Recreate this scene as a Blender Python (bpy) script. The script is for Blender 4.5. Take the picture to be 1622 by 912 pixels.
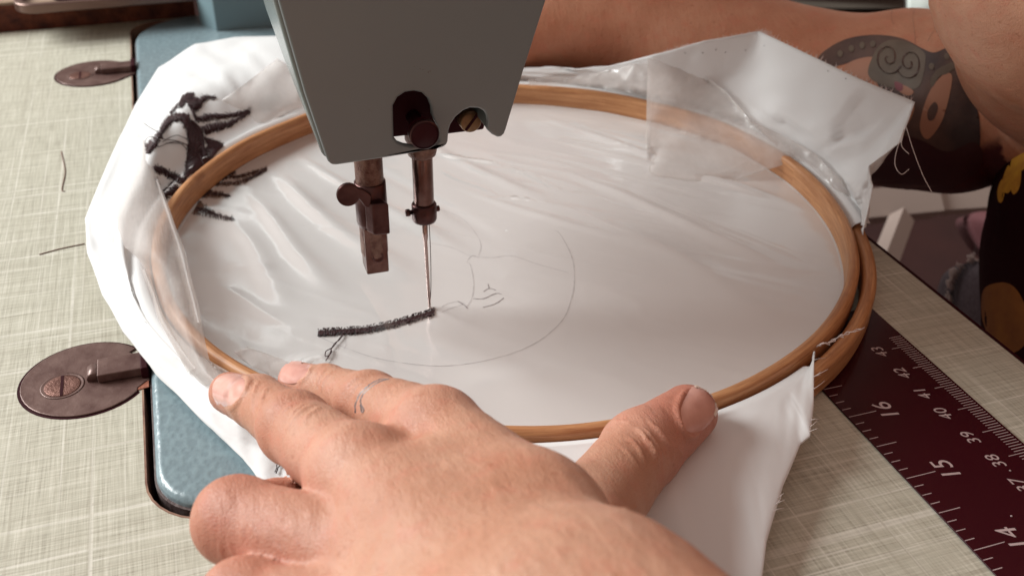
import bpy, bmesh, math, random
import numpy as np
from mathutils import Vector
from mathutils.bvhtree import BVHTree
from mathutils.geometry import delaunay_2d_cdt
rnd = random.Random(7)
S = 0.01                                   # everything is laid out in centimetres, Blender units are metres
for o in list(bpy.data.objects): bpy.data.objects.remove(o)
scene = bpy.context.scene
col = scene.collection

# ------------------------------------------------------------------ camera
POS = np.array([-15.74, -17.479, 17.927]); FOC = 1599.7
PITCH, ROLL, YAW = math.radians(32.586), math.radians(0.768), math.radians(18.641)
_f = np.array([math.sin(YAW)*math.cos(PITCH), math.cos(YAW)*math.cos(PITCH), -math.sin(PITCH)])
_r0 = np.array([math.cos(YAW), -math.sin(YAW), 0.]); _u0 = np.cross(_r0, _f)
_r = math.cos(ROLL)*_r0+math.sin(ROLL)*_u0; _u = -math.sin(ROLL)*_r0+math.cos(ROLL)*_u0
cd = bpy.data.cameras.new('camera'); cam = bpy.data.objects.new('camera', cd); col.objects.link(cam)
from mathutils import Matrix
M4 = Matrix(((_r[0], _u[0], -_f[0], POS[0]*S), (_r[1], _u[1], -_f[1], POS[1]*S), (_r[2], _u[2], -_f[2], POS[2]*S), (0, 0, 0, 1)))
cam.matrix_world = M4
cd.sensor_width = 36; cd.lens = FOC/1622*36; cd.clip_start = .01; cd.clip_end = 60
cd.dof.use_dof = True; cd.dof.focus_distance = .27; cd.dof.aperture_fstop = 22
scene.camera = cam
# ------------------------------------------------------------------ world, lamps, exposure
w = bpy.data.worlds.new('World'); scene.world = w; w.use_nodes = True
bg = w.node_tree.nodes['Background']; bg.inputs[0].default_value = (.80, .62, .54, 1); bg.inputs[1].default_value = .40
def area(name, loc, target, size, sizey, power, colr):
    l = bpy.data.lights.new(name, 'AREA'); l.shape = 'RECTANGLE'; l.size = size; l.size_y = sizey; l.energy = power; l.color = colr
    o = bpy.data.objects.new(name, l); col.objects.link(o); o.location = loc
    o.rotation_euler = (Vector(target)-Vector(loc)).to_track_quat('-Z', 'Y').to_euler(); return o
area('window_light', (-1.6, 1.08, 1.15), (-.05, .1, 0), 1.3, 1.0, 76, (.97, 1.0, .98))
area('ceiling_bounce', (.1, .1, 1.5), (0, .05, 0), 1.2, 1.2, 1.2, (1, .95, .90))
scene.view_settings.view_transform = 'Standard'; scene.view_settings.look = 'None'
scene.view_settings.exposure = .13; scene.view_settings.gamma = 1
scene.render.engine = 'CYCLES'

# ------------------------------------------------------------------ helpers
def ray(u, v): return _f+_r*(u-811.)/FOC-_u*(v-456.)/FOC
def at(u, v, z=0., ax=2):
    d = ray(u, v); return POS+(z-POS[ax])/d[ax]*d
def dist(u, v, t):
    d = ray(u, v); return POS+d/np.linalg.norm(d)*t
def project(P):
    d = np.atleast_2d(P)-POS; z = d@_f
    return np.stack([811+FOC*(d@_r)/z, 456-FOC*(d@_u)/z, z], 1)
def lin(r, g, b):
    f = lambda c: ((c/255+.055)/1.055)**2.4 if c > 10 else c/255/12.92
    return (f(r), f(g), f(b), 1)

def wloc(o):
    p = np.zeros(3)
    while o is not None: p += np.array(o.location)/S; o = o.parent
    return p
def tag(o, label=None, cat=None, group=None, kind=None):
    for k, x in (('label', label), ('category', cat), ('group', group), ('kind', kind)):
        if x: o[k] = x
    return o
def thing(name, label, cat, loc=(0, 0, 0), group=None):
    o = bpy.data.objects.new(name, None); col.objects.link(o); o.location = Vector(loc)*S; o.empty_display_size = .01
    return tag(o, label, cat, group)
def build(name, verts, faces, mat, parent=None, smooth=True, origin=None):
    V = np.asarray(verts, dtype=float).reshape(-1, 3)
    org = np.zeros(3) if origin is None else np.array(origin, float)
    base = wloc(parent) if parent is not None else np.zeros(3)
    if origin is None and parent is not None: org = base
    me = bpy.data.meshes.new(name); me.from_pydata(((V-org)*S).tolist(), [], [list(map(int, f)) for f in faces])
    if mat is not None: me.materials.append(mat)
    if smooth: me.polygons.foreach_set('use_smooth', [True]*len(me.polygons))
    me.update()
    o = bpy.data.objects.new(name, me); col.objects.link(o)
    if parent is not None: o.parent = parent
    o.location = Vector((org-base)*S)
    return o
def build_bm(name, bm, mat, parent=None, smooth=False, bevel=0, seg=2, angle=True):
    bmesh.ops.recalc_face_normals(bm, faces=bm.faces)
    V = [tuple(v.co) for v in bm.verts]; bm.verts.index_update()
    F = [[v.index for v in f.verts] for f in bm.faces]; bm.free()
    o = build(name, V, F, mat, parent, smooth)
    if bevel:
        m = o.modifiers.new('bevel', 'BEVEL'); m.width = bevel*S; m.segments = seg; m.limit_method = 'ANGLE'; m.angle_limit = .6
        if smooth is False:
            o.data.polygons.foreach_set('use_smooth', [True]*len(o.data.polygons))
        m.harden_normals = True
    return o
def box(x0, x1, y0, y1, z0, z1):
    bm = bmesh.new()
    vs = [bm.verts.new((x, y, z)) for z in (z0, z1) for x, y in ((x0, y0), (x1, y0), (x1, y1), (x0, y1))]
    for f in ((3, 2, 1, 0), (4, 5, 6, 7), (0, 1, 5, 4), (1, 2, 6, 5), (2, 3, 7, 6), (3, 0, 4, 7)): bm.faces.new([vs[i] for i in f])
    return bm
def prism(loops, fn, t0, t1):
    """loops: outline and holes in 2D; fn(a,b,t)->3D; closed solid between t0 and t1"""
    bm = bmesh.new()
    pts = []; edges = []
    for L in loops:
        n0 = len(pts); pts += [Vector(p[:2]) for p in L]; edges += [(n0+i, n0+(i+1) % len(L)) for i in range(len(L))]
    vo, eo, fo, ov, oe, of = delaunay_2d_cdt(pts, edges, [], 1 if len(loops) == 1 else 4, 1e-7)
    # keep faces inside outline and outside holes
    def inside(p, L):
        c = False; j = len(L)-1
        for i in range(len(L)):
            if (L[i][1] > p[1]) != (L[j][1] > p[1]) and p[0] < (L[j][0]-L[i][0])*(p[1]-L[i][1])/(L[j][1]-L[i][1])+L[i][0]: c = not c
            j = i
        return c
    F = []
    for f in fo:
        m = sum((vo[i] for i in f), Vector((0, 0)))/len(f)
        if inside(m, loops[0]) and not any(inside(m, h) for h in loops[1:]): F.append(f)
    a = [bm.verts.new(fn(p[0], p[1], t0)) for p in vo]; b = [bm.verts.new(fn(p[0], p[1], t1)) for p in vo]
    cnt = {}
    for f in F:
        bm.faces.new([a[i] for i in f]); bm.faces.new([b[i] for i in reversed(f)])
        for i in range(len(f)):
            e = (f[i], f[(i+1) % len(f)]); k = tuple(sorted(e)); cnt.setdefault(k, []).append(e)
    for k, e in cnt.items():
        if len(e) == 1:
            i, j = e[0]; bm.faces.new([a[j], a[i], b[i], b[j]])
    bmesh.ops.delete(bm, geom=[v for v in bm.verts if not v.link_faces], context='VERTS')
    bmesh.ops.dissolve_limit(bm, angle_limit=.01, verts=bm.verts, edges=bm.edges, delimit=set())
    return bm
def tube(points, rad, n=8, cap=True, flat=1.0):
    """list of points, radius or list of radii -> verts, faces"""
    P = np.array(points, float); k = len(P); R = np.full(k, rad) if np.isscalar(rad) else np.array(rad)
    T = np.gradient(P, axis=0); T /= np.linalg.norm(T, axis=1)[:, None]+1e-12
    ref = np.array([0, 0, 1.]) if abs(T[0][2]) < .9 else np.array([0, 1., 0])
    V = []; F = []
    A = np.cross(T[0], ref); A /= np.linalg.norm(A)
    for i in range(k):
        A = A-T[i]*(A@T[i]); A /= np.linalg.norm(A)+1e-12; B = np.cross(T[i], A)
        for j in range(n):
            a = 2*math.pi*j/n; V.append(P[i]+R[i]*(math.cos(a)*A+flat*math.sin(a)*B))
    for i in range(k-1):
        for j in range(n): F.append((i*n+j, i*n+(j+1) % n, (i+1)*n+(j+1) % n, (i+1)*n+j))
    if cap: F.append(tuple(range(n))[::-1]); F.append(tuple((k-1)*n+j for j in range(n)))
    return V, F
def merge(parts):
    V = []; F = []
    for v, f in parts:
        n = len(V); V += list(v); F += [tuple(i+n for i in q) for q in f]
    return V, F
def lathe(profile, center, axis=2, n=32, caps=True):
    V = []; F = []; c = np.array(center, float); ax = [0, 1, 2]; ax.remove(axis); k = len(profile)
    for r, h in profile:
        for j in range(n):
            a = 2*math.pi*j/n; p = c.copy(); p[axis] += h; p[ax[0]] += r*math.cos(a); p[ax[1]] += r*math.sin(a); V.append(p)
    for i in range(k-1):
        for j in range(n): F.append((i*n+j, i*n+(j+1) % n, (i+1)*n+(j+1) % n, (i+1)*n+j))
    if caps and profile[0][0] > 1e-4: F.append(tuple(range(n))[::-1])
    if caps and profile[-1][0] > 1e-4: F.append(tuple((k-1)*n+j for j in range(n)))
    return V, F
def bvh_of(V, F): return BVHTree.FromPolygons([tuple(v) for v in V], [tuple(map(int, f)) for f in F])
def hit(bv, u, v, off=0.0):
    d = Vector(ray(u, v)).normalized(); h = bv.ray_cast(Vector(POS), d)
    if h[0] is None: return None
    n = h[1] if h[1].dot(d) < 0 else -h[1]
    return np.array(h[0]+n*off)
def poly_in(u, v, L):
    c = False; j = len(L)-1
    for i in range(len(L)):
        if (L[i][1] > v) != (L[j][1] > v) and u < (L[j][0]-L[i][0])*(v-L[i][1])/(L[j][1]-L[i][1])+L[i][0]: c = not c
        j = i
    return c
def spline(pts, n=6, closed=False):
    P = [np.array(p, float) for p in pts]; k = len(P); out = []
    rng = range(k if closed else k-1)
    for i in rng:
        g = (lambda q: P[q % k]) if closed else (lambda q: P[min(max(q, 0), k-1)])
        a, b, c_, d = g(i-1), g(i), g(i+1), g(i+2)
        for t in np.linspace(0, 1, n, endpoint=False):
            out.append(.5*((2*b)+(-a+c_)*t+(2*a-5*b+4*c_-d)*t*t+(-a+3*b-3*c_+d)*t**3))
    if not closed: out.append(P[-1])
    return out
def patch(bv, poly, off, step=6, bulge=None):
    """triangulated sheet lying on a surface, outline given as the line of sight meets it"""
    us = [p[0] for p in poly]; vs = [p[1] for p in poly]
    pts = [Vector((p[0], p[1])) for p in poly]; n = len(pts)
    edges = [(i, (i+1) % n) for i in range(n)]
    for u in np.arange(min(us)+step/2, max(us), step):
        for v in np.arange(min(vs)+step/2, max(vs), step):
            if poly_in(u, v, poly): pts.append(Vector((u, v)))
    vo, eo, fo, *_ = delaunay_2d_cdt(pts, edges, [], 1, 1e-6)
    V = []; ok = []
    for p in vo:
        o_ = off if bulge is None else off+bulge(p[0], p[1])
        h = hit(bv, p[0], p[1], o_); ok.append(h is not None); V.append(h if h is not None else np.zeros(3))
    F = []
    for f in fo:
        m = sum((vo[i] for i in f), Vector((0, 0)))/len(f)
        if all(ok[i] for i in f) and poly_in(m[0], m[1], poly): F.append(f)
    par = list(range(len(V)))
    def find(i):
        while par[i] != i: par[i] = par[par[i]]; i = par[i]
        return i
    for f in F:
        for i in f[1:]: par[find(i)] = find(f[0])
    if F:
        cnt = {}
        for f in F: cnt[find(f[0])] = cnt.get(find(f[0]), 0)+1
        best = max(cnt, key=cnt.get); F = [f for f in F if find(f[0]) == best]
        used = sorted({i for f in F for i in f}); mp = {a: k for k, a in enumerate(used)}; V = [V[i] for i in used]; F = [tuple(mp[i] for i in f) for f in F]
    return V, F

# ------------------------------------------------------------------ materials
class N:
    def __init__(s, name):
        s.m = bpy.data.materials.new(name); s.m.use_nodes = True; s.t = s.m.node_tree; s.b = s.t.nodes['Principled BSDF']; s.out = s.t.nodes['Material Output']
    def n(s, typ, **k):
        x = s.t.nodes.new(typ)
        for a, v in k.items():
            if a.startswith('i_'): x.inputs[a[2:].replace('_', ' ')].default_value = v
            else: setattr(x, a, v)
        return x
    def l(s, a, b): s.t.links.new(a, b)
    def coords(s, scale=(1, 1, 1), rot=(0, 0, 0)):
        tc = s.n('ShaderNodeTexCoord'); mp = s.n('ShaderNodeMapping'); mp.inputs['Scale'].default_value = scale; mp.inputs['Rotation'].default_value = rot
        s.l(tc.outputs['Object'], mp.inputs['Vector']); return mp.outputs[0]
    def noise(s, vec, scale, detail=3, rough=.55):
        x = s.n('ShaderNodeTexNoise'); x.inputs['Scale'].default_value = scale; x.inputs['Detail'].default_value = detail; x.inputs['Roughness'].default_value = rough
        s.l(vec, x.inputs['Vector']); return x.outputs['Fac']
    def ramp(s, fac, stops):
        x = s.n('ShaderNodeValToRGB'); e = x.color_ramp.elements
        while len(e) < len(stops): e.new(.5)
        for i, (p, c) in enumerate(stops): e[i].position = p; e[i].color = c if len(c) == 4 else (*c, 1)
        s.l(fac, x.inputs[0]); return x.outputs[0]
    def mix(s, fac, a, b, mode='MIX'):
        x = s.n('ShaderNodeMix', data_type='RGBA', blend_type=mode)
        for sock, v in ((x.inputs[0], fac), (x.inputs[6], a), (x.inputs[7], b)):
            if hasattr(v, 'node'): s.l(v, sock)
            else: sock.default_value = v
        return x.outputs[2]
    def math(s, op, a, b=0.):
        x = s.n('ShaderNodeMath', operation=op)
        for sock, v in ((x.inputs[0], a), (x.inputs[1], b)):
            if hasattr(v, 'node'): s.l(v, sock)
            else: sock.default_value = v
        return x.outputs[0]
    def bump(s, h, dist_cm, strength=1., prev=None):
        x = s.n('ShaderNodeBump'); x.inputs['Distance'].default_value = dist_cm*S; x.inputs['Strength'].default_value = strength
        s.l(h, x.inputs['Height'])
        if prev is not None: s.l(prev, x.inputs['Normal'])
        return x.outputs[0]
    def set(s, **k):
        for a, v in k.items():
            i = s.b.inputs[a.replace('_', ' ')]
            if hasattr(v, 'node'): s.l(v, i)
            else: i.default_value = v
        return s.m
BLK = (.030, .0035, .0065, 1)              # the place's blacks read as a deep maroon

def mat_linen():
    m = N('linen_laminate')
    a = m.noise(m.coords((1, .03, 1)), 1700, 2, .7); b = m.noise(m.coords((.03, 1, 1), (0, 0, .02)), 1700, 2, .7)
    a2 = m.noise(m.coords((1, .015, 1)), 420, 3, .6); b2 = m.noise(m.coords((.015, 1, 1)), 420, 3, .6)
    mn = m.math('ADD', m.math('MULTIPLY', a, .5), m.math('MULTIPLY', b, .5)); mn2 = m.math('ADD', m.math('MULTIPLY', a2, .5), m.math('MULTIPLY', b2, .5))
    t = m.math('ADD', m.math('MULTIPLY', mn, .88), m.math('MULTIPLY', mn2, .12))
    c = m.ramp(t, [(.36, lin(148, 143, 130)), (.46, lin(176, 173, 158)), (.54, lin(188, 185, 170)), (.64, lin(206, 203, 190))])
    big = m.noise(m.coords(), 14, 4); c = m.mix(m.math('MULTIPLY', big, .15), c, lin(180, 170, 150))
    l1 = m.ramp(m.noise(m.coords((1, .006, 1)), 520, 2, .5), [(.60, (0, 0, 0)), (.66, (1, 1, 1))]); l2 = m.ramp(m.noise(m.coords((.006, 1, 1), (0, 0, .02)), 520, 2, .5), [(.60, (0, 0, 0)), (.66, (1, 1, 1))])
    br = m.noise(m.coords(), 90, 2)
    c = m.mix(m.math('MULTIPLY', m.math('MAXIMUM', l1, l2), m.math('MULTIPLY', br, .8)), c, lin(226, 222, 212))
    d1 = m.ramp(m.noise(m.coords((1, .008, 1)), 610, 2, .5), [(.60, (0, 0, 0)), (.66, (1, 1, 1))]); d2 = m.ramp(m.noise(m.coords((.008, 1, 1), (0, 0, .02)), 610, 2, .5), [(.60, (0, 0, 0)), (.66, (1, 1, 1))])
    c = m.mix(m.math('MULTIPLY', m.math('MAXIMUM', d1, d2), m.math('MULTIPLY', br, .6)), c, lin(154, 147, 132))
    sp = m.ramp(m.noise(m.coords(), 160, 5, .7), [(.70, (0, 0, 0)), (.74, (1, 1, 1))]); c = m.mix(m.math('MULTIPLY', sp, .5), c, lin(140, 115, 95))
    return m.set(Base_Color=c, Roughness=.5, Specular_IOR_Level=.3, Normal=m.bump(t, .02, .5))
def mat_plain(name, c, rough=.5, metal=0., spec=.5, grain=0., gs=60, c2=None, bump=0., coat=0.):
    m = N(name); f = m.noise(m.coords(), gs, 5, .6)
    base = m.mix(m.ramp(f, [(.35, (0, 0, 0)), (.7, (1, 1, 1))]), c, c2 if c2 else tuple(min(1, x*(1+grain)) for x in c[:3])+(1,))
    k = dict(Base_Color=base, Roughness=rough, Metallic=metal, Specular_IOR_Level=spec)
    if bump: k['Normal'] = m.bump(m.noise(m.coords(), gs*4, 4), bump)
    if coat: k['Coat_Weight'] = coat; k['Coat_Roughness'] = .15
    return m.set(**k)
def mat_paint(name, c, hammered=False, chips=True, rough=.28):
    m = N(name); co = m.coords()
    big = m.noise(co, 25, 4); base = m.mix(m.math('MULTIPLY', big, .35), c, tuple(x*.72 for x in c[:3])+(1,))
    k = {}
    if hammered:
        v = m.n('ShaderNodeTexVoronoi', feature='SMOOTH_F1'); v.inputs['Scale'].default_value = 620; m.l(m.coords((1, .7, 1)), v.inputs['Vector'])
        nz = m.noise(co, 600, 3); h = m.math('ADD', v.outputs['Distance'], m.math('MULTIPLY', nz, .8)); k['Normal'] = m.bump(h, .03, .5)
        base = m.mix(m.ramp(h, [(.75, (0, 0, 0)), (1.0, (.28, .28, .28))]), base, lin(150, 172, 178))
    else: k['Normal'] = m.bump(m.noise(co, 300, 3), .008, .5)
    if chips:
        ch = m.ramp(m.noise(co, 180, 6, .72), [(.70, (0, 0, 0)), (.715, (1, 1, 1))]); base = m.mix(ch, base, lin(80, 45, 42))
    return m.set(Base_Color=base, Roughness=rough, Specular_IOR_Level=.5, **k)
def mat_wood(name='hoop_wood', c1=lin(198, 146, 102), c2=lin(160, 106, 68)):
    m = N(name); tc = m.n('ShaderNodeTexCoord'); uv = m.n('ShaderNodeAttribute', attribute_name='grain'); mp = m.n('ShaderNodeMapping'); mp.inputs['Scale'].default_value = (3, 60, 60)
    m.l(uv.outputs['Vector'], mp.inputs['Vector'])
    g = m.noise(mp.outputs[0], 1.6, 6, .65); g2 = m.noise(mp.outputs[0], 7, 3, .6)
    c = m.mix(m.ramp(g, [(.35, (0, 0, 0)), (.65, (1, 1, 1))]), c1, c2)
    c = m.mix(m.math('MULTIPLY', m.ramp(g2, [(.55, (0, 0, 0)), (.7, (1, 1, 1))]), .4), c, lin(124, 70, 34))
    big = m.noise(m.coords(), 40, 4); c = m.mix(m.ramp(big, [(.60, (0, 0, 0)), (.74, (.6, .6, .6))]), c, lin(110, 60, 34))
    return m.set(Base_Color=c, Roughness=.42, Specular_IOR_Level=.35, Normal=m.bump(g, .02, .6))
def mat_cotton():
    m = N('white_cotton'); co = m.coords()
    wv = m.math('ADD', m.noise(m.coords((1, .12, 1)), 2600, 1), m.noise(m.coords((.12, 1, 1)), 2600, 1))
    big = m.noise(co, 18, 3); c = m.mix(big, (.845, .85, .858, 1), (.785, .785, .79, 1))
    m.set(Base_Color=c, Roughness=.62, Specular_IOR_Level=.25, Sheen_Weight=.15, Normal=m.bump(m.math('MULTIPLY', wv, .5), .006, .35))
    tr = m.n('ShaderNodeBsdfTranslucent'); tr.inputs[0].default_value = (.8, .72, .68, 1); mx = m.n('ShaderNodeMixShader'); mx.inputs[0].default_value = .16
    m.l(m.b.outputs[0], mx.inputs[1]); m.l(tr.outputs[0], mx.inputs[2]); m.l(mx.outputs[0], m.out.inputs[0]); return m.m
def mat_film(name, white=.18, gloss=.35, rough=.16, weave=False):
    m = N(name); t = m.n('ShaderNodeBsdfTransparent'); t.inputs[0].default_value = (.97, .95, .94, 1)
    h = m.noise(m.coords((1, .5, 1), (0, 0, .5)), 60, 4, .6); nb = m.bump(h, .03, .4)
    if weave: nb = m.bump(m.math('ADD', m.noise(m.coords((1, .1, .1), (0, 0, .5)), 1500, 1), m.noise(m.coords((.1, 1, 1), (0, 0, .5)), 1500, 1)), .02, .7, nb)
    d = m.n('ShaderNodeBsdfDiffuse'); d.inputs[0].default_value = (.82, .80, .79, 1); g = m.n('ShaderNodeBsdfGlossy'); g.inputs['Roughness'].default_value = rough; g.inputs[0].default_value = (.9, .9, .9, 1)
    m.l(nb, g.inputs['Normal']); m.l(nb, d.inputs['Normal'])
    tl = m.n('ShaderNodeBsdfTranslucent'); tl.inputs[0].default_value = (.86, .82, .80, 1); dm = m.n('ShaderNodeMixShader'); dm.inputs[0].default_value = .5; m.l(d.outputs[0], dm.inputs[1]); m.l(tl.outputs[0], dm.inputs[2]); d = dm
    a = m.n('ShaderNodeMixShader'); m.l(m.ramp(h, [(.3, (white*.7,)*3), (.75, (white*1.4,)*3)]), a.inputs[0]); m.l(t.outputs[0], a.inputs[1]); m.l(d.outputs[0], a.inputs[2])
    fr = m.n('ShaderNodeFresnel'); fr.inputs[0].default_value = 1.45; m.l(nb, fr.inputs['Normal'])
    b = m.n('ShaderNodeMixShader'); m.l(m.math('MULTIPLY', fr.outputs[0], gloss*2), b.inputs[0]); m.l(a.outputs[0], b.inputs[1]); m.l(g.outputs[0], b.inputs[2])
    m.l(b.outputs[0], m.out.inputs[0]); return m.m
def mat_skin():
    m = N('skin'); co = m.coords(); at_ = m.n('ShaderNodeAttribute', attribute_name='tint')
    b1 = m.noise(co, 45, 4, .6); b2 = m.noise(co, 190, 4, .6); b3 = m.noise(co, 900, 3)
    c = m.mix(m.ramp(b1, [(.35, (0, 0, 0)), (.65, (1, 1, 1))]), lin(188, 144, 121), lin(174, 124, 100))
    c = m.mix(m.ramp(b2, [(.5, (0, 0, 0)), (.75, (.45, .45, .45))]), c, lin(188, 116, 96))
    sp = m.ramp(m.noise(co, 420, 3, .5), [(.66, (0, 0, 0)), (.74, (.5, .5, .5))]); c = m.mix(sp, c, lin(150, 92, 66)); sp = m.ramp(m.noise(co, 1300, 2, .5), [(.58, (0, 0, 0)), (.72, (.35, .35, .35))]); c = m.mix(sp, c, lin(150, 96, 74))
    c = m.mix(1., c, at_.outputs['Color'], 'MULTIPLY')
    v = m.n('ShaderNodeTexVoronoi', feature='DISTANCE_TO_EDGE'); v.inputs['Scale'].default_value = 1050; m.l(m.coords((1, 1.7, 1), (0, 0, .65)), v.inputs['Vector'])
    ve = m.ramp(v.outputs['Distance'], [(0., (0, 0, 0)), (.2, (1, 1, 1))])
    n1 = m.bump(ve, .010, .5); n2 = m.bump(m.noise(m.coords((1, .25, .5), (0, 0, -.75)), 480, 4, .65), .05, .7, n1)
    m.b.subsurface_method = 'RANDOM_WALK'
    return m.set(Base_Color=c, Roughness=.48, Specular_IOR_Level=.35, Subsurface_Weight=.3, Subsurface_Radius=(.6, .32, .22), Subsurface_Scale=.003, Normal=n2)

M = {}
M['linen'] = mat_linen(); M['cotton'] = mat_cotton(); M['wood'] = mat_wood(); M['skin'] = mat_skin()
M['bed'] = mat_paint('blue_hammered_enamel', lin(122, 140, 147), True)
M['blue'] = mat_paint('blue_enamel', lin(122, 145, 152), False, False)
M['head'] = mat_paint('grey_green_enamel', lin(118, 125, 127), False, True, .40); M['head2'] = mat_paint('grey_green_side_enamel', lin(122, 132, 132), False, True, .25)
M['edgewood'] = mat_plain('chipboard_edge', lin(120, 62, 40), .8, gs=120, c2=lin(60, 22, 16), bump=.12)
M['tan'] = mat_plain('worn_cut_edge', lin(160, 126, 104), .8, gs=70, c2=lin(86, 44, 38), bump=.03)
M['hinge'] = mat_plain('brown_oiled_steel', lin(122, 98, 92), .36, .35, gs=130, c2=lin(88, 62, 58), bump=.012)
M['screw'] = mat_plain('worn_screw_steel', lin(128, 92, 82), .45, .6, gs=350, c2=lin(92, 58, 50), bump=.02)
M['dark'] = mat_plain('dark_recess', BLK, .6, spec=.1)
M['steel'] = mat_plain('oily_steel', lin(120, 96, 90), .26, .9, gs=120, c2=lin(78, 46, 40), bump=.004)
M['darksteel'] = mat_plain('dark_steel', lin(88, 62, 60), .3, .8, gs=150, c2=lin(60, 34, 34), bump=.01)
M['rust'] = mat_plain('greasy_rust', lin(128, 100, 88), .42, .6, gs=450, c2=lin(82, 48, 42), bump=.04)
M['brass'] = mat_plain('dull_brass', lin(134, 106, 74), .4, .6, gs=200, c2=lin(90, 60, 44))
M['bright'] = mat_plain('needle_steel', lin(170, 150, 145), .2, 1., gs=100)
M['knob'] = mat_plain('black_knob', BLK, .4, spec=.15)
M['ruler'] = mat_plain('ruler_black_acrylic', (.034, .0035, .0068, 1), .25, spec=.18, gs=20, grain=.15)
M['rulermark'] = mat_plain('ruler_print', lin(178, 158, 158), .6, gs=300, grain=.1)
M['thread'] = mat_plain('black_thread', (.022, .005, .007, 1), .5, spec=.3, gs=1200, c2=(.055, .016, .018, 1))
M['whitethread'] = mat_plain('white_thread', lin(214, 200, 196), .7)
M['pencil'] = mat_plain('pencil_line', lin(186, 183, 185), .8, gs=400, c2=lin(222, 221, 222))
M['crease'] = mat_plain('pencil_dark_line', lin(110, 102, 106), .8, gs=500, c2=lin(145, 140, 142))
M['film'] = mat_film('clear_film', .54, .08, .32); M['filmw'] = mat_film('woven_clear_film', .50, .06, .34, True)
M['sheen'] = mat_film('thin_film', .02, .13, .18)
M['nail'] = mat_plain('fingernail', lin(192, 138, 126), .22, spec=.6, gs=90, c2=lin(216, 164, 150), coat=.4)
M['nailw'] = mat_plain('nail_free_edge', lin(222, 200, 186), .3)
M['white'] = mat_plain('white_painted_metal', lin(158, 142, 134), .5)
M['dress'] = mat_plain('black_dress_cloth', (.020, .003, .005, 1), .8, spec=.1)
M['yellow'] = mat_plain('yellow_petal_print', lin(214, 158, 48), .7, gs=220, c2=lin(190, 128, 40))
M['yellow_shaded'] = mat_plain('shaded_yellow_petal_print', lin(150, 98, 40), .8, gs=80, c2=lin(120, 72, 34))  # yellow petal print darkened, shade put into the colour
M['pink'] = mat_plain('pink_cloth', lin(112, 68, 72), .8); M['denim'] = mat_plain('grey_denim', lin(80, 72, 80), .9, gs=900, c2=lin(120, 112, 120), bump=.02)
M['floor'] = mat_plain('floor_dark_brown', lin(58, 24, 22), .7, gs=6, c2=lin(44, 14, 14))
M['pan'] = mat_plain('tray_enamel', lin(150, 128, 110), .4); M['orange'] = mat_plain('orange_plastic', lin(150, 84, 44), .4)
M['hair'] = mat_plain('dark_hair', lin(70, 40, 34), .4); M['ink'] = mat_plain('faded_ink', lin(116, 104, 104), .6)

# ------------------------------------------------------------------ setting: floor, table, machine bed
fl = build('floor', [(-250, -200, -72), (300, -200, -72), (300, 400, -72), (-250, 400, -72)], [(0, 1, 2, 3)], M['floor']); fl['kind'] = 'structure'
def rrect(x0, x1, y0, y1, r, n=8):
    out = []
    for cx, cy, a0 in ((x1-r, y0+r, -90), (x1-r, y1-r, 0), (x0+r, y1-r, 90), (x0+r, y0+r, 180)):
        for i in range(n+1):
            a = math.radians(a0+90*i/n); out.append((cx+r*math.cos(a), cy+r*math.sin(a)))
    return out
TZ = 0.0
tb = thing('sewing_table', 'beige linen patterned table top with a cut-out round the blue machine bed', 'table', (-20, 5, 0))
def xy(a, b, t): return (a, b, t)
build_bm('table_top', prism([[(-70, -45), (6.46, -45), (6.46, 41.25), (-70, 41.25)], rrect(-18.42, -.10, 1.42, 41.0, 1.75)], xy, -2.2, 0.), M['linen'], tb)
build_bm('cut_edge', prism([rrect(-18.45, -.07, 1.40, 41.03, 1.77), rrect(-18.40, -.12, 1.45, 40.98, 1.74)], xy, -2, .006), M['tan'], tb)
build_bm('edge_band', box(6.462, 6.60, -45, 41.2, -2.1, .0), M['dark'], tb)
build_bm('recess', box(-19, 1, 1, 41.2, -2.6, -2.3), M['dark'], tb)
ex = thing('raised_board', 'raised board with a rough brown chipboard edge behind the table top', 'board', (-25, 50, 0))
build_bm('board_top', box(-70, -14.9, 41.5, 62, 1.35, 1.5), M['pan'], ex)
build_bm('board_edge', box(-70, -14.9, 41.4, 61.9, -1.5, 1.34), M['edgewood'], ex)
tr = thing('metal_tray', 'blurred brown metal tray with a dark thing in it, lying on the raised board', 'tray', (-23, 46, 1.5))
c0 = at(118, 2, 1.6)
build_bm('tray_rim', prism([rrect(c0[0]-2.9, c0[0]+8, c0[1]-1.5, c0[1]+6, 1.2), rrect(c0[0]-2.5, c0[0]+7.6, c0[1]-1.1, c0[1]+5.6, .9)], xy, 1.5, 2.0), mat_plain('tray_metal', lin(120, 96, 88), .3, .6), tr, bevel=.1)
build_bm('tray_bottom', prism([rrect(c0[0]-2.6, c0[0]+7.7, c0[1]-1.2, c0[1]+5.7, 1.0)], xy, 1.5, 1.6), M['pan'], tr)
build_bm('tool_case', prism([rrect(c0[0]-1.2, c0[0]+6.4, c0[1]+.1, c0[1]+4.4, .7)], xy, 1.6, 2.5), M['dark'], tr, bevel=.15)
V, F = tube([dist(-14, 60, 66), dist(4, 30, 66), dist(2, -10, 67), dist(-10, -60, 68)], [.5, .75, .8, .8], 14)
tag(build('orange_handle', V, F, M['orange'], origin=dist(4, 30, 57)), 'blurred orange brown handle at the edge of the raised board', 'handle')

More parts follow.
